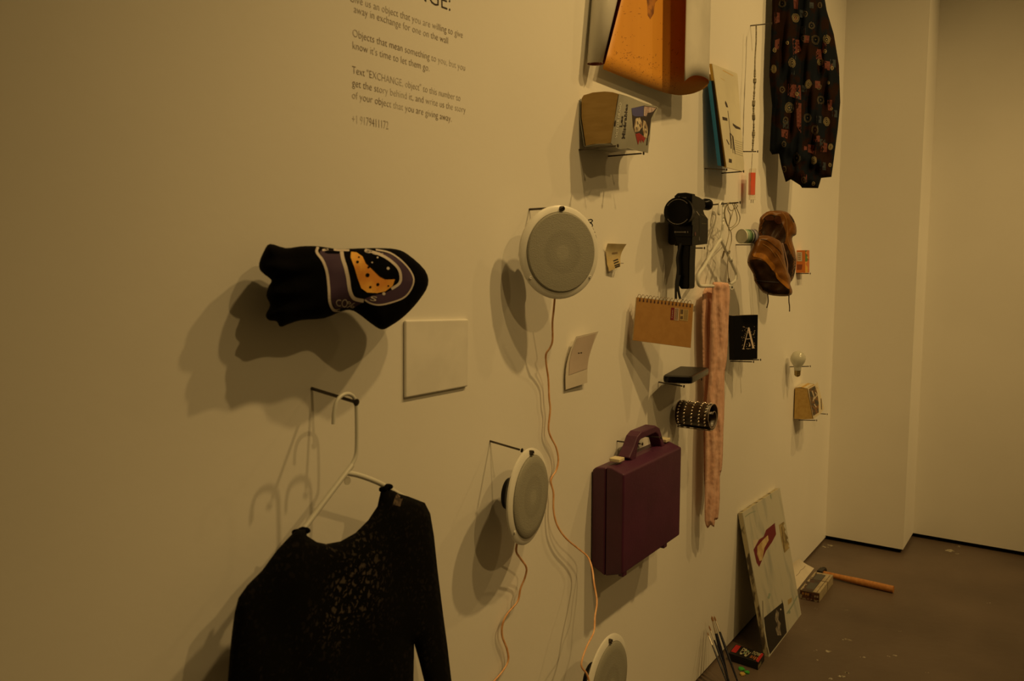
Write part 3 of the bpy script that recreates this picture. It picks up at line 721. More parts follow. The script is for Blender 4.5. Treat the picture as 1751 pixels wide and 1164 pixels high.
e0 = W(1203, 349, oy-.02); MB().lathe(e0, (1, -.1, .0), [(.012, -.03), (.014, 0), (.019, .01), (.019, .03), (.012, .031)], 24).build('eyepiece', CR, t, smooth=True)
MB().lathe(W(1187, 400, oy), (0, -1, 0), [(.006, 0), (.006, .004), (.001, .004)], 12).build('dial', M('dial_red', (.08, .02, .02), .4), t)
lc = PX(1160, 362, XA-.05); ax = (Vector((-1, -.16, -.02))).normalized()
LB = MB().lathe(lc, -ax, [(.030, -.004), (.0405, -.006), (.0445, -.004), (.0445, .020), (.042, .026), (.040, .055), (.036, .07), (.03, .075)], 48).build('lens_barrel', CB_, t, smooth=True)
MB().lathe(lc, -ax, [(.0305, -.003), (.028, .004), (.02, .001), (.010, -.001), (.0005, -.0015)], 32).build('lens_glass', M('lens_glass', (.006, .005, .008), .06), t, smooth=True)
mb = MB(); upx = (Vector((0, 0, 1))-ax*ax.z).normalized(); rx = upx.cross(ax)
for st, en in ((40, 150), (215, 325)):
    a = st
    while a < en:
        w_ = rnd.choice((3, 5, 7)); k = [.0365, .0385]; L_ = []
        for aa in (a, a+w_*.6):
            for r_ in k: L_.append(lc+ax*.0067+(rx*math.cos(math.radians(aa))+upx*math.sin(math.radians(aa)))*r_)
        mb.add([L_[0], L_[1], L_[3], L_[2]], [(0, 1, 2, 3)]); a += w_
d_ = Decal.__new__(Decal); d_.mb = mb; merge(d_, LB, [M('mark_grey', (.30, .28, .26), .5)])
q = [PX(1150, 384, XA-.012), PX(1184, 384, XA-.012), PX(1183, 405, XA-.012), PX(1152, 404, XA-.012)]
MB().prism(q, Vector((.02, 0, 0))).build('motor_box', CB_, t, bevel=.003)
MB().prism([PX(x, y, XA+.06) for x, y in ((1130, 372), (1136, 366), (1155, 366), (1155, 418), (1146, 419), (1135, 408), (1129, 396))], Vector((.05, 0, 0))).build('side_cover', M('camera_brown', (.012, .008, .006), .4), t, bevel=.004)
MB().prism([PX(x, y, XA+.012) for x, y in ((1158, 416), (1180, 417), (1178.5, 450), (1178, 491), (1176, 494), (1164, 494), (1160, 488), (1158, 450))], Vector((.05, 0, 0))).build('pistol_grip', CR, t, bevel=.005, seg=3)
gx = XA
st = smoothpath([PX(1164, 416, gx), PX(1158, 440, gx-.005), PX(1159, 462, gx-.005), PX(1156, 485, gx-.004), PX(1155.5, 511, gx-.002)], 4)
st2 = smoothpath([PX(1162, 470, gx-.004), PX(1159, 485, gx-.006), PX(1160, 498, gx-.004), PX(1163, 511, gx-.002)], 4)
mb = MB()
for s_ in (st, st2): mb.loops([[p+Vector((0, -.004, 0)), p+Vector((0, .004, 0)), p+Vector((.0015, .004, 0)), p+Vector((.0015, -.004, 0))] for p in s_])
mb.build('wrist_strap', M('strap', (.008, .008, .016), .6), t)
d = Decal(bpy.data.objects['front_housing'], bpy.data.objects['motor_box'], lift=.0012)
d.text('Canon', [(1159, 336), (1173.5, 336), (1173.5, 339), (1159, 339)], 0)
d.build('nameplate', [MATS['mark_grey']], t)
d = Decal(bpy.data.objects['motor_box'], lift=.0012)
d.line([(1153, 396.6), (1155.5, 396.6)], 2.6, 0); d.line([(1156, 396.6), (1170, 396.6)], 1.4, 0); d.line([(1170, 396.6), (1173, 396.6)], 2.4, 0); d.line([(1176, 395), (1176, 398)], 1, 0)
d.build('control_marks', [MATS['mark_grey']], t)
d = Decal(bpy.data.objects['side_housing'], lift=.001)
d.line([(1191, 361), (1196, 368)], 1.0, 0); d.line([(1199, 366), (1207, 371)], .8, 1); d.line([(1200, 382), (1208, 382.5)], .8, 1); d.line([(1196, 405), (1196, 412)], .9, 0)
d.poly([(1205, 373), (1210, 375), (1210, 381), (1206, 381)], 2); d.poly([(1196, 371), (1199, 372), (1199, 414), (1195.5, 414)], 2, 4)
d.build('side_trim', [MATS['mark_grey'], M('trim_olive', (.10, .09, .03), .5), CR], t)
# ------------------------------------------------------------------ empty hanger, earphones, scarf
C = cv(1180, 340, 7.28)
HO = .055
t = thing('clothes_hanger', 'empty-looking white hanger at the middle right with a pink scarf over its bar', 'hanger', W(1231, 411, HO))
MB().tube(smoothpath([W(x, y, .03) for x, y in C((365, 190), (352, 180), (360, 110), (372, 55), (392, 35), (412, 60), (412, 130))]+[W(x, y, HO) for x, y in C((408, 300), (398, 400), (385, 480), (375, 530))], 4), .0045, 8).build('hook', WPLAS, t, smooth=True)
MB().tube(smoothpath([W(x, y, HO) for x, y in C((385, 500), (330, 580), (250, 715), (170, 850), (112, 935), (95, 1000), (100, 1050), (125, 1082), (200, 1086), (280, 1086), (390, 1086), (490, 1084))], 4), .0058, 8).build('left_arm', WPLAS, t, smooth=True)
MB().tube(smoothpath([W(x, y, HO) for x, y in C((378, 505), (420, 590), (490, 740), (540, 850), (572, 925), (566, 985), (552, 1025), (500, 1062))], 4), .0052, 8).build('right_arm', WPLAS, t, smooth=True)
MB().lathe(W(1250.5, 491, HO+.01), (-.7, -.7, 0), [(.004, -.006), (.009, -.006), (.009, .006), (.004, .006)], 16, cap=False).build('notch_ring', WPLAS, t, smooth=True)
MB().lathe(W(1249, 444, HO), (1, 0, -.5), [(.002, -.012), (.008, -.008), (.009, 0), (.008, .008), (.002, .012)], 14).build('strap_notch', WPLAS, t, smooth=True)
EAR = M('earphone_grey', (.34, .30, .20), .5)
mb = MB()
for pl in (((500, 40), (440, 90), (425, 200), (450, 300), (485, 370), (510, 420), (515, 520), (495, 600), (487, 650)),
           ((480, 45), (470, 130), (500, 200), (490, 290), (470, 330), (440, 230), (440, 130), (470, 60)),
           ((520, 45), (560, 130), (585, 230), (570, 300), (520, 352), (480, 355)),
           ((540, 45), (590, 140), (620, 230), (600, 310), (540, 360), (500, 395), (480, 370)),
           ((560, 60), (520, 200), (490, 300), (480, 380), (485, 430), (455, 560), (425, 650)),
           ((470, 70), (490, 130), (520, 145), (560, 120), (590, 90), (570, 60)),
           ((490, 640), (470, 760), (468, 880), (480, 1000))):
    mb.tube(smoothpath([W(x, y, .065+.006*math.sin(i*1.7)) for i, (x, y) in enumerate(C(*pl))], 4), .0015, 6)
t = thing('wired_earphones', 'thin grey earphone cord looped over the nail beside the empty hanger', 'earphones', W(1246, 348, .065))
mb.build('cord', EAR, t, smooth='full')
for a, b_ in ((((425, 650), (402, 740))), (((490, 645), (484, 690))), (((480, 990), (488, 1040)))):
    a, b_ = C(a, b_); MB().tube([W(*a, .065), W(lerp(a[0], b_[0], .6), lerp(a[1], b_[1], .6), .065), W(*b_, .065)], [.0036, .0034, .0016], 8).build('plug', M('plug_dark', (.12, .09, .05), .4), t, smooth=True)
SC = M('pink_scarf', (.74, .47, .36), .9, c2=(.66, .39, .28), nscale=30, bump=.5, bscale=45, stretch=(2, 2, .5), spec=.2)
t = thing('hanging_scarf', 'long pale pink scarf hanging down from the empty white hanger', 'scarf', W(1222, 690, .06))
o1 = [(1218, 486), (1222, 482), (1240, 483), (1247, 487), (1248, 510), (1246, 545), (1245, 580), (1243, 615), (1239, 640), (1239, 690), (1237, 740), (1236, 780), (1234, 804), (1231, 814), (1231, 850), (1228, 886), (1223, 888), (1221, 901), (1215, 897), (1210, 903), (1205, 890), (1205, 850), (1206, 800), (1206, 740), (1208, 690), (1213, 640), (1215, 600), (1214, 545), (1217, 510)]
pillow(sm2(o1, 2, True), turned(1225, 690, .066, 22), .013, 10, 2.2, .8, fold=lambda x, y: .0045*math.sin(x*.45+1.2*math.sin(y*.03))+.005*noise.noise(Vector((x*.10, y*.045, 0)))+.002*noise.noise(Vector((x*.25, y*.16, 5)))).build('front_fall', SC, t, smooth='full')
o2 = [(1204, 494), (1219, 487), (1224, 500), (1222, 560), (1222, 640), (1220, 740), (1218, 820), (1212, 860), (1205, 840), (1203, 780), (1202, 700), (1202, 640), (1200, 580), (1200, 520)]
pillow(sm2(o2, 2, True), .028, .012, 9, 4, .7, fold=lambda x, y: .004*math.sin(x*.5+y*.01)).build('back_fall', SC, t, smooth='full')
# ------------------------------------------------------------------ tin
ca = W(1267.5, 404, .082); ax = Vector((.93, -.36, 0)).normalized(); R_ = .0265
t = thing('tin_cylinder', 'small tin cylinder with green and dark stripes lying on a nail left of the boots', 'tin', ca)
LID = M('tin_lid', (.68, .68, .58), .4)
MB().lathe(ca, ax, [(.001, .002), (R_*.9, .002), (R_*.92, 0), (R_, 0), (R_, .006)], 40).build('lid', LID, t, smooth=True)
k = .006; cols = [((.3, .42, .3), .014), ((.10, .22, .10), .010), ((.02, .02, .02), .006), ((.35, .45, .35), .005), ((.02, .02, .03), .008), ((.28, .26, .34), .012), ((.05, .05, .07), .005)]
for i, (c_, L_) in enumerate(cols):
    MB().lathe(ca, ax, [(R_*.985, k), (R_*.985, k+L_)], 40).build('label_band', M('band%d' % i, c_, .4), t, smooth=True); k += L_
# ------------------------------------------------------------------ boots
C = cv(1260, 350, 6.464)
LEA = M('brown_leather', (.17, .064, .008), .40, c2=(.10, .036, .005), nscale=11, bump=.5, bscale=18, lo=.35, hi=.7, spec=.22)
LED = M('dark_leather_and_hollow', (.010, .0045, .002), .5, c2=(.028, .011, .003), nscale=12, bump=.3, bscale=20, spec=.12); LAC = M('lace_pale', (.42, .27, .22), .8); LDK = M('lace_dark', (.06, .035, .02), .8)
SEAM = M('seam_thread', (.30, .15, .04), .8)
t = thing('leather_boot', 'brown leather ankle boot behind and above the other, opening turned right', 'boot', W(1340, 430, .06), None)
o1 = C((250, 200), (258, 140), (330, 78), (400, 66), (490, 64), (560, 85), (610, 130), (640, 190), (658, 250), (656, 330), (618, 352), (612, 400), (635, 480), (652, 560), (655, 650), (640, 760), (610, 838), (560, 870), (480, 860), (440, 700), (300, 420), (238, 330))
RB = turned(1330, 430, .085, 28)
bo = pillow(sm2(o1, 2, True), RB, .036, 11, 3, .9, fold=lambda x, y: .004*math.sin(x*.3+y*.2)-.030*math.exp(-((x-1318)**2/260+(y-388)**2/420))+.006*noise.noise(Vector((x*.07, y*.07, 1)))).build('upper', LEA, t, smooth='full')
CA = cv(1270, 350, 12.93); CB2 = cv(1270, 430, 12.93)
d = Decal(bo)
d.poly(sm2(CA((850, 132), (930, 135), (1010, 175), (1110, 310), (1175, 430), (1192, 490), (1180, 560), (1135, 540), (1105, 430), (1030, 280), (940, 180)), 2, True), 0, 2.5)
d.poly(sm2(CA((395, 470), (450, 330), (500, 262), (620, 215), (740, 240), (830, 260), (870, 400), (940, 560), (960, 700), (900, 900), (760, 820), (560, 680), (400, 670), (365, 600)), 2, True), 0, 2.5)  # boot opening: dark lining, with the shade of the hollow painted in
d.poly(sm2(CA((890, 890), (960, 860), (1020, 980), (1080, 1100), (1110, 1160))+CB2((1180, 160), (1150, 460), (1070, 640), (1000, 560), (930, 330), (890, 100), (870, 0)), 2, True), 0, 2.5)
d.lift = .0018
d.poly(sm2(CA((500, 275), (600, 235), (680, 260), (690, 340), (600, 345), (510, 340)), 2, True), 2, 2)
d.poly(sm2(CA((720, 260), (820, 270), (860, 400), (780, 430), (700, 360)), 2, True), 2, 2)
d.line(sm2(CA((880, 170), (960, 300), (980, 500), (1000, 750), (1060, 950))), .7, 1)
merge(d, bo, [LED, SEAM, M('worn_lining', (.07, .022, .008), .7, spec=.1)])
MB().tube(smoothpath([W(x, y, RB(x, y)+.045) for x, y in C((505, 425), (520, 480), (545, 580), (560, 660), (560, 740), (585, 800), (590, 860))], 3), .002, 6).build('boot_lace', LAC, t, smooth='full')
t = thing('leather_boot', 'brown leather ankle boot in front and below, rounded toe towards the left', 'boot', W(1320, 460, .1), None)
o2 = C((240, 345), (205, 385), (180, 440), (140, 530), (118, 600), (122, 665), (180, 765), (192, 840), (235, 905), (290, 972), (400, 1005), (540, 1012), (605, 992), (612, 940), (590, 880), (590, 800), (560, 740), (530, 600), (500, 430), (430, 375), (340, 340))
FB = turned(1316, 455, .150, 32)
bo = pillow(sm2(o2, 2, True), FB, .042, 12, 2.5, .8, fold=lambda x, y: .012*math.exp(-((x-1296)**2+(y-448)**2)/250)+.006*noise.noise(Vector((x*.08, y*.08, 4)))+.0015*math.sin((x+y)*.22)).build('upper', LEA, t, smooth='full')
d = Decal(bo)
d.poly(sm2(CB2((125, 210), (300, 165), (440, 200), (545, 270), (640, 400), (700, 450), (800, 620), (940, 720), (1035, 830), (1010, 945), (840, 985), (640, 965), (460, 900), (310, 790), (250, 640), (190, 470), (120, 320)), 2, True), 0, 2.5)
d.lift = .0016
d.poly(sm2(CB2((230, 40), (400, 30), (520, 80), (600, 190), (700, 290), (715, 360), (670, 425), (600, 330), (500, 220), (400, 150), (240, 110)), 2, True), 3, 2)
d.poly(sm2(CB2((730, 440), (800, 560), (900, 630), (1000, 700), (1035, 770), (1020, 830), (930, 760), (800, 640), (740, 560)), 2, True), 3, 2)
d.lift = .0022
d.line(CB2((245, 628), (420, 650), (800, 682)), 1.0, 2); d.line(CB2((245, 640), (420, 662), (800, 694)), .6, 0)  # wall nail crossing the boot, drawn on as a metal line above a dark one
d.line(sm2(CB2((740, 20), (850, 200), (950, 420), (1000, 600))), .8, 1); d.line(sm2(CA((400, 760), (560, 800), (800, 1000), (860, 1100))), .8, 0); d.line(sm2(CA((440, 860), (600, 960), (740, 1150))), .8, 1)
merge(d, bo, [LED, SEAM, M('nail_line_metal', (.09, .085, .10), .35, .5), M('toe_tan', (.34, .14, .018), .45, c2=(.24, .09, .010), nscale=30, spec=.2)])
for pl in (((340, 990), (345, 1030), (345, 1080), (330, 1140)), ((578, 870), (578, 950), (575, 1060), (582, 1120), (582, 1180))):
    MB().tube(smoothpath([W(x, y, FB(x, y)) for x, y in C(*pl)], 3), .002, 6).build('boot_lace', LDK, t, smooth='full')
# ------------------------------------------------------------------ small orange box
t = thing('small_carton', 'small orange and green printed carton standing on a nail right of the boots', 'box', W(1373, 466, .03))
C = cv(1260, 350, 6.464)
XB = W(1361, 467).x
fa = [PX(x, y, XB) for x, y in ((1361, 428), (1376.5, 427.5), (1376.5, 466.5), (1361, 466))]
o_ = -fa[1].y; x2 = W(1384, 427, o_).x
fb = [p+Vector((x2-XB, 0, 0)) for p in fa]
bx_ = MB().hexa(fa, fb).build('carton_body', M('carton_orange', (.60, .17, .02), .5), t)
d = Decal(bx_)
d.poly([(1377, 428), (1384, 427.5), (1384, 447), (1377, 447)], 1, 4); d.poly([(1377, 447.5), (1384, 447.5), (1384, 466), (1377, 466)], 2, 4)
d.poly([(1363, 431), (1371.5, 431), (1371.5, 446.5), (1363, 446.5)], 3, 4); d.poly([(1363, 452), (1372, 452), (1371, 461), (1363, 461)], 4, 4)
d.lift = .0016
for k in range(4): d.line([(1364.5, 434+k*3), (1369.5, 434+k*3)], 1.0, 4)
for k in range(4): d.dot(1379+k, 432+4*k, 1.2, 4 if k % 2 else 2)
d.build('carton_print', [M('p_orange', (.60, .17, .02)), M('p_green', (.10, .22, .03), .5, c2=(.05, .12, .02), nscale=60), M('p_yellow', (.72, .40, .03), .5), M('p_white', (.62, .55, .42), .5), M('p_brown', (.22, .05, .01), .5)], t)
# ------------------------------------------------------------------ spiral notebook
t = thing('spiral_notebook', 'kraft-covered spiral notebook hanging below the film camera', 'notebook', W(1140, 590, .08))
KR = M('kraft_card', (.36, .185, .045), .75, c2=(.33, .165, .038), nscale=40)
oL, oR = .03, .135
q = planar([W(1089.3, 508, oL), W(1185.5, 519.5, oR), W(1181, 594.5, oR), W(1082.5, 581.5, oL)])
nn = (q[1]-q[0]).cross(q[3]-q[0]).normalized()
if nn.dot(CAM-q[0]) > 0: nn = -nn
fc = MB().hexa(q, [p+nn*.0012 for p in q]).build('front_cover', KR, t)
ed = (q[1]-q[0]).normalized()*.004
q1 = [p+nn*.0014+ed*.6 for p in q]; MB().hexa(q1, [p+nn*.008 for p in q1]).build('page_block', M('sketch_paper', (.55, .46, .30), .8), t)
q1 = [p+nn*.0096+ed*1.6 for p in q]; MB().hexa(q1, [p+nn*.0014 for p in q1]).build('back_cover', KR, t)
mb = MB(); hb = MB(); up_ = (q[0]-q[3]).normalized(); ax_ = (q[1]-q[0]).normalized()
for i in range(15):
    f_ = (i+.8)/15.6; p = q[0].lerp(q[1], f_)+nn*.005; Rr = .0085
    mb.tube([p+up_*(.0015+math.sin(a)*Rr)+nn*math.cos(a)*Rr for a in [math.radians(k) for k in range(-70, 251, 32)]], .0009, 5)
    c_ = q[0].lerp(q[1], f_)-up_*.0085-nn*.0006
    hb.add([c_-ax_*.0024+up_*.003, c_+ax_*.0024+up_*.003, c_+ax_*.0024-up_*.003, c_-ax_*.0024-up_*.003], [(0, 1, 2, 3)])
mb.build('spiral_binding', M('wire_metal', (.35, .28, .20), .35, .7), t, smooth='full'); hb.build('punched_holes', M('hole_dark', (.06, .02, .015), .8), t)
d = Decal(fc)
C = cv(1080, 490, 10.58)
d.poly(C((718, 378), (775, 380), (762, 602), (703, 598)), 0, 4); d.poly(C((782, 380), (862, 392), (850, 615), (768, 605)), 1, 4); d.poly(C((885, 402), (1032, 415), (1018, 622), (870, 605)), 2, 4)
d.lift = .0014
d.text('Canson', C((715, 565), (727, 420), (752, 425), (740, 568)), 1)
for k in range(3): d.line(C((800+k*20, 395), (787+k*20, 600)), .9, 0 if k == 0 else 3)
d.poly(C((893, 412), (935, 415), (930, 495), (888, 490)), 3, 4); d.poly(C((885, 530), (930, 533), (927, 585), (882, 582)), 3, 4)
for k in range(4): d.line(C((960+k*18, 420), (950+k*18, 600)), .5, 3)
d.build('cover_label', [M('label_red', (.16, .010, .018), .5), M('label_white', (.5, .38, .28), .6), M('label_tan', (.42, .30, .12), .6), M('label_ink', (.10, .06, .03), .6)], t)
# ------------------------------------------------------------------ black book with letter
t = thing('black_book', 'small black book with an ornate white letter A standing on two nails', 'book', W(1270, 615, .05))
q = planar([W(1254.5, 539.5, .045), W(1296, 538, .105), W(1295, 613.5, .105), W(1256.3, 616, .045)])
nn = (q[1]-q[0]).cross(q[3]-q[0]).normalized()
if nn.dot(CAM-q[0]) > 0: nn = -nn
BK = M('book_black', (.004, .004, .005), .6, spec=.2)
nn = Vector((nn.x*.25, .028*1.0/.016*.5, 0)).normalized()
fc = MB().hexa(q, [p+nn*.002 for p in q]).build('front_cover', BK, t)
q1 = [p+nn*.002 for p in q]; MB().hexa(q1, [p+nn*.016 for p in q1]).build('page_block', M('pages_white', (.6, .52, .36), .8), t)
q1 = [p+nn*.018 for p in q]; MB().hexa(q1, [p+nn*.002 for p in q1]).build('back_cover', BK, t)
MB().hexa([q[0], q[0]+(q[0]-q[1])*.02, q[3]+(q[3]-q[2])*.02, q[3]], [p+nn*.0205 for p in [q[0], q[0]+(q[0]-q[1])*.02, q[3]+(q[3]-q[2])*.02, q[3]]]).build('spine', BK, t)
d = Decal(fc); C = cv(1240, 520, 7.275)
d.line(C((290, 290), (352, 545)), 3.2, 0); d.line(C((288, 300), (228, 550)), 1.2, 0); d.line(C((265, 432), (325, 428)), 1.0, 0); d.line(C((215, 555), (240, 555)), 1.2, 0); d.line(C((332, 545), (362, 545)), 1.2, 0)
d.poly(C((292, 530), (305, 478), (315, 520)), 0, 3)
rnd = random.Random(11)
for k in range(62):
    x = rnd.uniform(208, 372); y = rnd.uniform(275, 560)
    ax0 = 290-(y-290)*.24; ax1 = 290+(y-290)*.24
    if (ax0-8 < x < ax1+12) and y > 330 and rnd.random() < .75: continue
    a = rnd.uniform(0, 6.3); L_ = rnd.uniform(5, 13); d.line(C((x, y), (x+L_*math.cos(a), y+L_*math.sin(a))), rnd.uniform(.5, 1.1), 1)
d.line(C((265, 550), (285, 556), (302, 550)), 1, 1)
d.build('letter_ornament', [M('foil_white', (.80, .66, .55), .5), M('foil_cream', (.55, .44, .30), .5)], t)
# ------------------------------------------------------------------ flat black device
ZT = 1.232
t = thing('flat_black_device', 'flat glossy black rectangular device lying on two nails above the wristband', 'device', PZ(1160, 655, 1.205))
q = [PZ(x, y, ZT) for x, y in ((1132, 642), (1163, 625.5), (1214, 628), (1182, 644.5))]
cq = sum(q, Vector())/4
def rrect(q, r, n=5):
    out = []
    for i in range(4):
        p = q[i]; a = (q[i-1]-p).normalized(); b_ = (q[(i+1) % 4]-p).normalized()
        A_ = p+a*r; B_ = p+b_*r
        for k in range(n+1):
            s_ = k/n; out.append((A_*(1-s_)**2+p*2*s_*(1-s_)+B_*s_**2))
    return out
GB = M('gloss_black', (.002, .002, .002), .16, spec=.3)
rq = rrect(q, .021)
def ins(poly, k, dz): c_ = sum(poly, Vector())/len(poly); return [c_+(p-c_)*k+Vector((0, 0, dz)) for p in poly]
MB().loops([ins(rq, .9, -.024), ins(rq, .98, -.021), ins(rq, 1.0, -.014), ins(rq, 1.0, -.008), ins(rq, .985, -.002), ins(rq, .94, 0)]).build('casing', GB, t, smooth=True)
MB().loops([ins(rrect([cq+(p-cq)*.9 for p in q], .006), 1, .0), ins(rrect([cq+(p-cq)*.9 for p in q], .006), 1, .0008)]).build('top_plate', M('matt_dark', (.016, .013, .010), .42, spec=.2), t)
# ------------------------------------------------------------------ studded wristband
Xw = W(1158, 706, .012).x
A = PX(1162, 706.5, Xw); B = PX(1219, 713, Xw); axw = (B-A); Lw = axw.length; axw.normalize(); Rw = .0425
t = thing('studded_wristband', 'rolled dark leather wristband covered in rows of metal studs', 'wristband', A-Vector((0, 0, Rw)))
up = (Vector((0, 0, 1))-axw*axw.z).normalized(); rt = up.cross(axw)   # rt
def spt(a, r_, l_): return A+axw*l_+(rt*math.cos(a)+up*math.sin(a))*r_
prof = []
for k in range(0, 74):
    a = math.radians(-110+k*8); prof.append((a, Rw if k < 38 else Rw-.0045-(k-38)*.0002-max(0, k-56)*.0013))
rows = [[spt(a, r_, l_) for a, r_ in prof] for l_ in (0, Lw*.25, Lw*.5, Lw*.75, Lw)]
WL = M('wrist_leather', (.05, .027, .012), .35, c2=(.03, .016, .008), nscale=20)
MB().sheet(rows, .0022).build('leather_band', WL, t, smooth='full')
edm = M('piping_grey', (.30, .24, .19), .45)
for l_ in (0, Lw):
    MB().tube([spt(a, r_+.001, l_) for a, r_ in prof], .0013, 6).build('edge_piping', edm, t, smooth='full')
fl = [spt(prof[0][0], Rw+.0035, Lw*k/6) for k in range(7)]
MB().tube([spt(prof[0][0]-.0, Rw+.001, 0)]+fl+[spt(prof[0][0], Rw+.001, Lw)], .0013, 6).build('edge_piping', edm, t, smooth='full')
STD = M('stud_metal', (.75, .65, .55), .22, .9)
mb = MB()
for k in range(22):
    a = math.radians(-104+k*15)
    for u in (.10, .28, .50, .72, .90):
        p = spt(a, Rw+.0012, Lw*u); n_ = (rt*math.cos(a)+up*math.sin(a))
        mb.lathe(p, n_, [(.0039, -.001), (.0038, .001), (.0028, .0028), (.0010, .0036)], 8)
mb.build('studs', STD, t, smooth='full')
MB().lathe(spt(math.radians(95), Rw+.001, Lw*.55), up, [(.005, 0), (.005, .002), (.003, .003)], 12).build('snap_fastener', STD, t, smooth=True)
# ------------------------------------------------------------------ purple case
XL = W(1014, 803, .006).x
def cp(x, y):
    p = PX(x, y, XL)
    if p.y > -.003: p = Vector((XL, -.003, p.z))
    return p
fo = -PX(1067, 809, XL).y
LX = W(1165.6, 762, fo).x-XL
t = thing('purple_case', 'purple hard plastic carrying case with cream latches hanging from two nails', 'case', PX(1035, 985, XL))
PU = M('purple_plastic', (.075, .013, .048), .45, c2=(.062, .011, .040), nscale=10, bump=.05, bscale=120)
dX = Vector((LX, 0, 0)); zt = W(1067, 809, fo).z; zb = W(1069, 979, fo).z
ys = -PX(1036, 800, XL).y
zv = PX(1034, 985, XL).z
bk = [Vector((XL, -.003, zt-.006)), Vector((XL, -.014, zt+.004)), Vector((XL, -ys, zt+.007)), Vector((XL, -ys, zv)), Vector((XL, -.003, zb+.004))]
MB().prism(bk, dX).build('back_shell', PU, t, bevel=.005, seg=3)
ft = [Vector((XL, -ys-.0008, zt+.009)), Vector((XL, -ys-.018, zt+.009)), Vector((XL, -fo, zt-.004)), Vector((XL, -fo, zb)), Vector((XL, -ys-.0008, zv)) ]
MB().prism(ft, dX).build('front_shell', PU, t, bevel=.005, seg=3)
for xx in (.02, .71):
    c_ = Vector((XL+LX*xx+.012, -fo+.010, zb-.004)); MB().box(c_, Vector((.012, 0, 0)), Vector((0, .008, 0)), Vector((0, 0, .008))).build('foot', PU, t, bevel=.003)
hy = -ys-.004
def hb_(pts, wd, dp, nm):
    mb = MB(); L_ = []
    for i, (p, w_) in enumerate(zip(pts, wd)):
        tt = (pts[min(i+1, len(pts)-1)]-pts[max(i-1, 0)]).normalized(); sx = Vector((tt.z, 0, -tt.x)); sy = Vector((0, 1, 0))
        L_.append([p+sx*w_+sy*dp, p+sx*w_-sy*dp, p-sx*w_-sy*dp, p-sx*w_+sy*dp])
    return mb.loops(L_).build(nm, PU, t, bevel=.004, seg=3)
hw = lambda x, y: W(x, y, -hy)
hb_([hw(1071, 787), hw(1077, 766), hw(1082, 749), hw(1087, 743), hw(1112, 732.5), hw(1117, 736), hw(1121, 748), hw(1127, 770)], [.024, .014, .011, .011, .011, .011, .010, .012], .019, 'handle')
LT = M('latch_cream', (.70, .62, .42), .4)
for (x, y) in ((1055, 785), (1135, 751.5)):
    c_ = W(x, y, ys+.006); MB().box(c_, Vector((.017, 0, 0)), Vector((0, .016, 0)), Vector((0, 0, .005))).build('latch', LT, t, bevel=.002)
# ------------------------------------------------------------------ light bulb
c_ = W(1364.5, 612.5, .055); kb = .034/13*13
t = thing('light_bulb', 'clear-white glass light bulb held upright between nails near the corner', 'bulb', c_)
prof = [(.001, .0345), (.012, .0325), (.024, .0245), (.0325, .010), (.0345, -.001), (.0325, -.013), (.026, -.025), (.020, -.034), (.0165, -.042), (.0150, -.056)]
MB().lathe(c_, (0, 0, 1), [(r_*1.0, h_) for r_, h_ in prof], 36).build('glass_globe', M('bulb_glass', (.60, .60, .50), .10, spec=.8, alpha=.72), t, smooth=True)
MB().lathe(c_, (0, 0, 1), [(.0145, -.056), (.0150, -.060), (.0135, -.063), (.0148, -.067), (.0132, -.071), (.0145, -.075), (.011, -.082), (.004, -.086)], 24).build('screw_base', M('brass', (.35, .26, .10), .3, .8), t, smooth=True)
# ------------------------------------------------------------------ worn paperback
XB = W(1360, 716, .012).x
t = thing('worn_paperback', 'cream-edged paperback with brown cover picture near the corner, on two nails', 'book', PX(1375, 715, XB))
C = cv(1320, 580, 7.758)
hd = [PX(x, y, XB) for x, y in C((300, 640), (380, 636), (465, 652), (500, 840), (540, 1055), (420, 1062), (295, 1052), (288, 850))]
hd = [Vector((p.x, min(p.y, -.006), p.z)) for p in hd]
MB().loops([hd, [p+Vector((.13, 0, .004)) for p in hd]]).build('page_block', M('pages_tan', (.50, .33, .10), .85, c2=(.44, .28, .08), nscale=60), t)
oo = [-hd[2].y, -hd[4].y]
q = [hd[2]+Vector((-.001, -.003, .001)), W(1397.5, 653, oo[0]+.02), W(1409, 699, oo[1]+.03), hd[4]+Vector((-.001, -.003, 0))]
g = curl(q[0], q[1], q[2], q[3], lambda u, v: .006*math.sin(math.pi*u))
fc = MB().sheet(g, .0015).build('front_cover', M('cover_cream', (.62, .54, .38), .5), t, smooth=True)
d = Decal(fc)
d.poly(C((490, 660), (570, 615), (600, 700), (620, 840), (620, 970), (550, 1015), (515, 850)), 0, 3)
d.lift = .0016
for pl in (((530, 680), (560, 760), (545, 820)), ((580, 640), (600, 640), (605, 655)), ((560, 860), (590, 900)), ((575, 700), (600, 740), (560, 790))): d.line(C(*pl), 1.6, 1)
d.line(C((625, 640), (650, 760), (660, 930)), 1.4, 0); d.line(C((605, 600), (640, 640), (670, 760), (700, 905)), 1.0, 2)
d.build('cover_picture', [M('pic_brown', (.20, .10, .035), .6, c2=(.05, .05, .04), nscale=60), M('pic_pale', (.5, .42, .3), .6), M('pic_blue', (.16, .18, .16), .6)], t)
MB().hexa([p+Vector((0, .0005, 0)) for p in [hd[0], hd[1], hd[2], hd[2]+Vector((0, 0, .003))]], [p+Vector((.13, .0005, .004)) for p in [hd[0], hd[1], hd[2], hd[2]+Vector((0, 0, .003))]]).build('top_edge', M('cover_cream', (.6, .5, .4)), t)
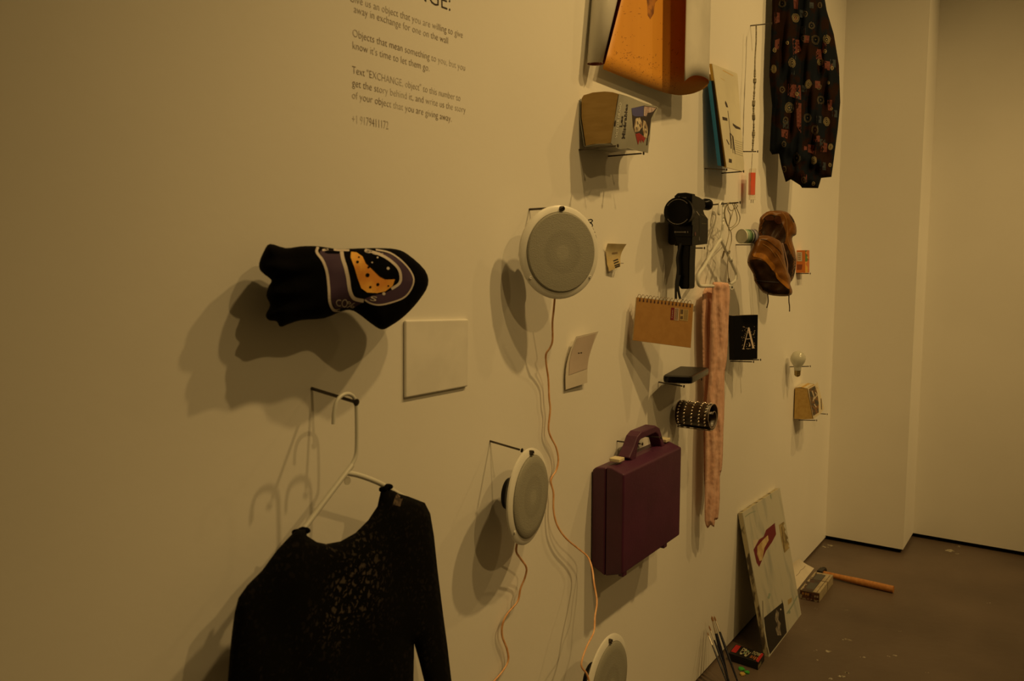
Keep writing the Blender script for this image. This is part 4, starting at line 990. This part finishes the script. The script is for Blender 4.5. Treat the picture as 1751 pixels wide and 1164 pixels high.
# ------------------------------------------------------------------ leaning canvas
BL = PZ(1314, 1123, 0); BR = PZ(1371.5, 1052, 0); BR.y = BL.y = (BL.y+BR.y)/2
TL = W(1270, 876.5, .022); TR = W(1333.5, 834, .022)
t = thing('leaning_canvas', 'whitewashed collage canvas leaning against the wall on the floor', 'painting', BL)
q = planar([TL, TR, BR, BL]); nn = (q[1]-q[0]).cross(q[3]-q[0]).normalized()
if nn.dot(CAM-q[0]) > 0: nn = -nn
CW = M('whitewash', (.47, .455, .385), .7, c2=(.28, .30, .28), nscale=5, stretch=(4, 1, 1), lo=.52, hi=.78, detail=8)
ll = (q[0]-q[3]).normalized()
q0 = [p+Vector((0, 0, .0)) for p in q]; th = .019
fc = MB().hexa(q0, [p+nn*.003 for p in q0]).build('painted_face', CW, t)
q1 = [p+nn*.003 for p in q0]; 
bb = [p+nn*th for p in q1]
for p in bb:
    if p.y > -.002: p.y = -.002
    if p.z < .001: p.z = .001
MB().hexa(q1, bb).build('stretcher_edge', M('canvas_edge', (.42, .37, .24), .8, c2=(.08, .06, .04), nscale=26, stretch=(1, 1, .35), lo=.52, hi=.6), t)
d = Decal(fc); C = cv(1180, 820, 3.384)
d.poly(C((490, 250), (498, 315), (475, 360), (440, 410), (400, 505), (385, 480), (367, 405), (400, 345), (425, 330), (440, 290)), 0, 4)
d.poly(C((513, 262), (552, 235), (570, 310), (587, 382), (545, 425), (530, 360)), 1, 4)
d.poly(C((427, 798), (532, 712), (530, 688), (540, 720), (560, 883), (462, 1010), (449, 960), (435, 870)), 2, 6)
d.poly(C((365, 350), (395, 345), (375, 385), (368, 395)), 4, 4)
d.lift = .0015
d.poly(sm2(C((450, 320), (455, 350), (430, 395), (418, 465), (402, 470), (388, 430), (390, 385), (420, 350)), 1), 3, 3)
d.poly(C((500, 750), (515, 770), (510, 810), (525, 830), (520, 860), (528, 900), (505, 900), (495, 860), (505, 840), (490, 800)), 5, 4)
d.line(C((525, 745), (525, 755)), 1.6, 4); d.poly(C((565, 695), (590, 680), (588, 705), (568, 725)), 6, 4)
d.line(C((560, 775), (590, 730), (622, 670)), 2.2, 7); d.line(C((420, 700), (425, 900), (455, 1010)), .8, 2)
d.line(sm2(C((318, 215), (345, 195), (380, 180))), 1.2, 7); d.line(C((465, 85), (470, 110)), 1.6, 7)
d.line(C((530, 270), (545, 400)), 1.2, 8)
for a in C((575, 765), (455, 680), (460, 665)): d.dot(a[0], a[1], 2, 7, 3)
d.build('collage_pieces', [M('paint_crimson', (.15, .008, .018), .6), M('collage_olive', (.16, .12, .05), .7, c2=(.36, .28, .13), nscale=18), M('collage_black', (.02, .016, .014), .6), M('collage_cream', (.55, .42, .22), .7, c2=(.42, .28, .12), nscale=25), M('collage_pale', (.60, .52, .40), .7), M('collage_grey', (.30, .26, .2), .7, c2=(.10, .08, .07), nscale=40), M('collage_ochre', (.40, .30, .14), .7), M('collage_teal', (.28, .34, .28), .7), M('collage_brown', (.12, .08, .03), .7)], t)
# ------------------------------------------------------------------ printed tin box with ribbon, card, hammer
C = cv(1340, 940, 8.338)
p0 = PZ(1367.6, 1023.5, 0); p1 = PZ(1400.6, 1030, 0); p2 = PZ(1424.3, 998.5, 0); p3 = p0+(p2-p1); hz = Vector((0, 0, .047))
t = thing('printed_box', 'small printed cream and black box tied with a brown band beside the hammer', 'box', p0)
bx_ = MB().hexa([p0, p1, p2, p3], [p+hz for p in (p0, p1, p2, p3)]).build('box_body', M('box_cream', (.40, .34, .22), .55, c2=(.32, .26, .16), nscale=40), t, bevel=.0015)
d = Decal(bx_)
tp = lambda u, v: tuple(proj for proj in PR(p0.lerp(p1, u).lerp(p3.lerp(p2, u), v)+hz))
def PR(P):
    q_ = P-CAM; z_ = q_.dot(FWD); return (IW/2+FPX*q_.dot(RGT)/z_, IH/2-FPX*q_.dot(UPV)/z_)
fr_ = lambda u, v: PR(p0.lerp(p1, u)+hz*v)
d.poly([tp(0, 0), tp(.66, 0), tp(.66, 1), tp(0, 1)], 0, 3)
d.poly([fr_(0, 0), fr_(1, 0), fr_(1, .9), fr_(0, .9)], 1, 3)
d.lift = .0014
d.poly([tp(.2, .1), tp(.62, .1), tp(.62, .42), tp(.2, .42)], 2, 3); d.poly([tp(.2, .56), tp(.62, .56), tp(.62, .92), tp(.2, .92)], 2, 3)
for k in range(5): d.dot(*tp(.1, .1+.18*k), 1.3, 3, .9)
for u in (.15, .3, .42): d.dot(*fr_(u, .62), 2.0, 4, 2.4)
for u in (.78, .9): d.dot(*fr_(u, .55), 1.8, 3, 2.0)
for k in range(6): d.dot(*fr_(.08+.17*k, .16), 1.4, 3, .9)
d.line([tp(.86, 0), tp(.86, .95)], .9, 1)
d.build('box_print', [M('bx_brown', (.06, .022, .016), .5, c2=(.03, .03, .025), nscale=60), M('bx_black', (.03, .012, .008), .5, c2=(.12, .05, .02), nscale=90), M('bx_window', (.035, .035, .03), .15), M('bx_pink', (.36, .28, .2), .5), M('bx_orange', (.40, .2, .05), .5)], t)
a0 = p0.lerp(p3, .58); a1 = p1.lerp(p2, .58); dd_ = (p3-p0).normalized()*.003; ex = (p1-p0).normalized()*.001; ez = Vector((0, 0, .001))
mb = MB(); mb.hexa([a0+hz-ex, a1+hz+ex, a1+hz+ex+dd_, a0+hz-ex+dd_], [p+ez for p in (a0+hz-ex, a1+hz+ex, a1+hz+ex+dd_, a0+hz-ex+dd_)])
mb.hexa([a1+ez, a1+ez+dd_, a1+hz+dd_, a1+hz], [p+ex for p in (a1+ez, a1+ez+dd_, a1+hz+dd_, a1+hz)]); mb.build('tied_band', M('band_brown', (.05, .014, .01), .6), t)
t = thing('white_card', 'white card leaning against the wall behind the printed box', 'card', W(1375, 1000, .03))
q = [W(1351, 965, .006), W(1367, 955, .006), PZ(1392, 971.5, .001), PZ(1363, 1008, .001)]
g = curl(q[0], q[1], q[2], q[3], lambda u, v: -.012*math.sin(math.pi*v))
for r_ in g:
    for p in r_: p.y = min(p.y, -.003); p.z = max(p.z, .001)
fc = MB().sheet(g, .0008).build('card_sheet', M('card_white', (.62, .56, .46), .7), t, smooth=True)
d = Decal(fc); d.line(sm2(C((175, 370), (220, 330), (240, 290), (280, 265), (310, 225))), .8, 0); d.build('handwriting', [M('pencil', (.25, .2, .15), .8)], t)
A = PZ(1404, 979, .018); B = PZ(1528, 1008, .016)
t = thing('claw_hammer', 'hammer with a thick pale wooden handle lying on the floor beside the printed box', 'hammer', A)
n_ = 10; P = [A.lerp(B, k/n_) for k in range(n_+1)]
for p in P: p.z = .0172
MB().tube(P, [.013, .013, .0135, .014, .015, .016, .0165, .0165, .0168, .0168, .0165], 20).build('handle', M('ash_wood', (.48, .215, .055), .5, c2=(.40, .16, .035), nscale=6, stretch=(1, 12, 12)), t, smooth=True)
hd_ = (B-A).normalized(); sd = Vector((-hd_.y, hd_.x, 0)); HM = M('hammer_black', (.025, .02, .016), .4, .4)
c_ = A+Vector((0, 0, .002)); c_.z = .019
mb = MB(); mb.box(c_, hd_*.013, sd*.028, Vector((0, 0, .017))); mb.lathe(c_+sd*.026, sd, [(.012, 0), (.011, .008), (.015, .012), (.015, .024), (.012, .026)], 16)
mb.build('head', HM, t, bevel=.002)
q_ = PZ(1424, 972, .03)
mb = MB(); 
for s_ in (-1, 1):
    mb.tube(smoothpath([c_-sd*.02+hd_*.006*s_, c_-sd*.045+hd_*.008*s_+Vector((0, 0, .004)), c_-sd*.075+hd_*.011*s_+Vector((0, 0, -.002)), c_-sd*.095+hd_*.012*s_+Vector((0, 0, -.012))], 3), [.010, .0095, .009, .008, .0075, .007, .006, .005, .0045, .003], 8)
mb.build('claw', HM, t, smooth='full')
# ------------------------------------------------------------------ paint box, green cap, brushes
C = cv(1200, 1030, 8.683)
b0 = PZ(1245.5, 1129, 0); b1 = PZ(1296, 1145.5, 0); b2 = PZ(1307, 1129.5, 0); b3 = b0+(b2-b1); hz2 = Vector((0, 0, .032))
t = thing('black_carton', 'flat black carton with red patch and pale lettering on the floor by the canvas', 'box', b0)
bx_ = MB().hexa([b0, b1, b2, b3], [p+hz2 for p in (b0, b1, b2, b3)]).build('carton_body', M('carton_black', (.005, .004, .006), .45), t, bevel=.001)
tp = lambda u, v: PR(b0.lerp(b1, u).lerp(b3.lerp(b2, u), v)+hz2)
d = Decal(bx_)
d.poly([tp(.03, .2), tp(.2, .2), tp(.2, .95), tp(.03, .95)], 0, 3)
d.poly([tp(.9, .1), tp(1, .0), tp(1, 1), tp(.9, .9)], 0, 3)
d.text('Play', [tp(.3, .9), tp(.62, .9), tp(.62, .15), tp(.3, .15)], 1)
d.lift = .0014
for (u, v, m_) in ((.36, .3, 1), (.45, .45, 2), (.52, .25, 1), (.5, .7, 2), (.42, .75, 1)): d.dot(*tp(u, v), 2.4, m_, 1.6)
d.text('now', [tp(.66, .9), tp(.92, .9), tp(.92, .55), tp(.66, .55)], 1)
d.text('zip', [tp(.66, .5), tp(.92, .5), tp(.92, .1), tp(.66, .1)], 3)
d.poly([PR(p_) for p_ in (b1+Vector((0, 0, .004)), b1.lerp(b2, .5)+Vector((0, 0, .004)), b1.lerp(b2, .5)+Vector((0, 0, .02)), b1+Vector((0, 0, .02)))], 4, 2)
d.build('carton_print', [M('ct_red', (.40, .015, .015), .5), M('ct_pale', (.40, .38, .24), .5), M('ct_green', (.16, .26, .16), .5), M('ct_orange', (.5, .18, .05), .5), M('ct_grey', (.2, .17, .1), .6)], t)
t = thing('green_scrap', 'crumpled bright green and yellow scrap on the floor in front of the black carton', 'scrap', PZ(1272, 1147, 0))
gm = [M('scrap_green', (.05, .36, .04), .4), M('scrap_ochre', (.50, .34, .08), .5)]
for cx_, cy_, s_, mi_ in ((1268, 1143, .012, 0), (1277, 1149, .010, 0), (1270, 1152, .011, 1)):
    c_ = PZ(cx_, cy_, .004); mb = MB()
    vs = [c_+Vector((s_*math.cos(a)*rnd.uniform(.7, 1.3), s_*math.sin(a)*rnd.uniform(.7, 1.3), z_)) for z_ in (-.003, .003) for a in [k*math.pi/3 for k in range(6)]]
    mb.loops([vs[:6], vs[6:]]).build('crumpled_piece', gm[mi_], t, bevel=.001)
BH = M('brush_handle', (.004, .005, .018), .25); FE = M('ferrule', (.55, .50, .42), .3, .8); BR_ = M('bristle', (.26, .13, .05), .8)
for tip, fer, han, end, lab, wb in (((1209.5, 1081), (1211.5, 1087), (1217.5, 1103), (1262, 1215), 'thin blue-handled paintbrush with dark tip, leftmost in the bundle', .8),
                              ((1212, 1069), (1215, 1078), (1222, 1094), (1262, 1205), 'blue-handled paintbrush with slim tip, second from the left in the bundle', .9),
                              ((1217, 1053), (1218.5, 1062), (1224, 1083), (1252, 1190), 'thickest blue-handled paintbrush in the middle of the bundle', 1.7),
                              ((1221, 1053), (1222.5, 1062), (1230.5, 1080), (1272, 1195), 'blue-handled paintbrush at the right of the bundle beside the black carton', 1.15)):
    e_ = PZ(end[0], end[1], .004); T_ = W(tip[0], tip[1], .03)
    def on(p, t0=T_, e0=e_):
        # point of the straight brush closest to the sight line
        dq = ray(*p).normalized(); a = e0-t0; w0 = CAM-t0; A_ = dq.dot(dq); B_ = dq.dot(a); C_ = a.dot(a); D_ = dq.dot(w0); E_ = a.dot(w0)
        s_ = (A_*E_-B_*D_)/(A_*C_-B_*B_); return t0+a*s_
    f_ = on(fer); h_ = on(han); r_ = .0034*wb
    t = thing('paintbrush', lab, 'paintbrush', e_, 'paintbrushes leaning on the wall')
    MB().tube([T_, T_.lerp(f_, .4), f_], [.0008, r_*.9, r_*.8], 8).build('bristles', BR_, t, smooth=True)
    MB().tube([f_, h_], [r_*.75, r_], 10).build('ferrule', FE, t, smooth=True)
    MB().tube([h_, h_.lerp(e_, .25), e_], [r_, r_*1.35, r_*.5], 10).build('handle', BH, t, smooth=True)
# ------------------------------------------------------------------ paint spots on the floor
rnd = random.Random(2)
mb = MB(); 
def spat(px, py, s_):
    c_ = PZ(px, py, .0004); n = 9
    mb.add([c_+Vector((s_*math.cos(6.283*k/n)*rnd.uniform(.4, 1.4), s_*math.sin(6.283*k/n)*rnd.uniform(.4, 1.4), 0)) for k in range(n)], [tuple(range(n))])
for x, y, s_ in ((1417, 1112, .012), (1443, 1093, .010), (1452, 1094, .008), (1475, 1123, .006), (1397, 1128, .006), (1395, 1112, .004), (1450, 1150, .014), (1438, 1156, .012), (1421, 1160, .010), (1530, 1120, .008), (1519, 1122, .005), (1540, 1079, .003), (1626, 941, .022), (1637, 946, .014), (1640, 934, .008), (1420, 932, .016), (1412, 935, .010), (1395, 1040, .004), (1690, 1030, .004), (1585, 1150, .004), (1380, 1078, .003), (1448, 1042, .003)):
    for k in range(3): spat(x+rnd.uniform(-4, 4), y+rnd.uniform(-1, 1), s_*rnd.uniform(.3, .8))
tag(mb.build('paint_splatter', M('dried_paint', (.5, .46, .36), .6, c2=(.3, .26, .18), nscale=30)), 'pale dried paint drips scattered over the concrete floor', 'paint splatter', kind='stuff')
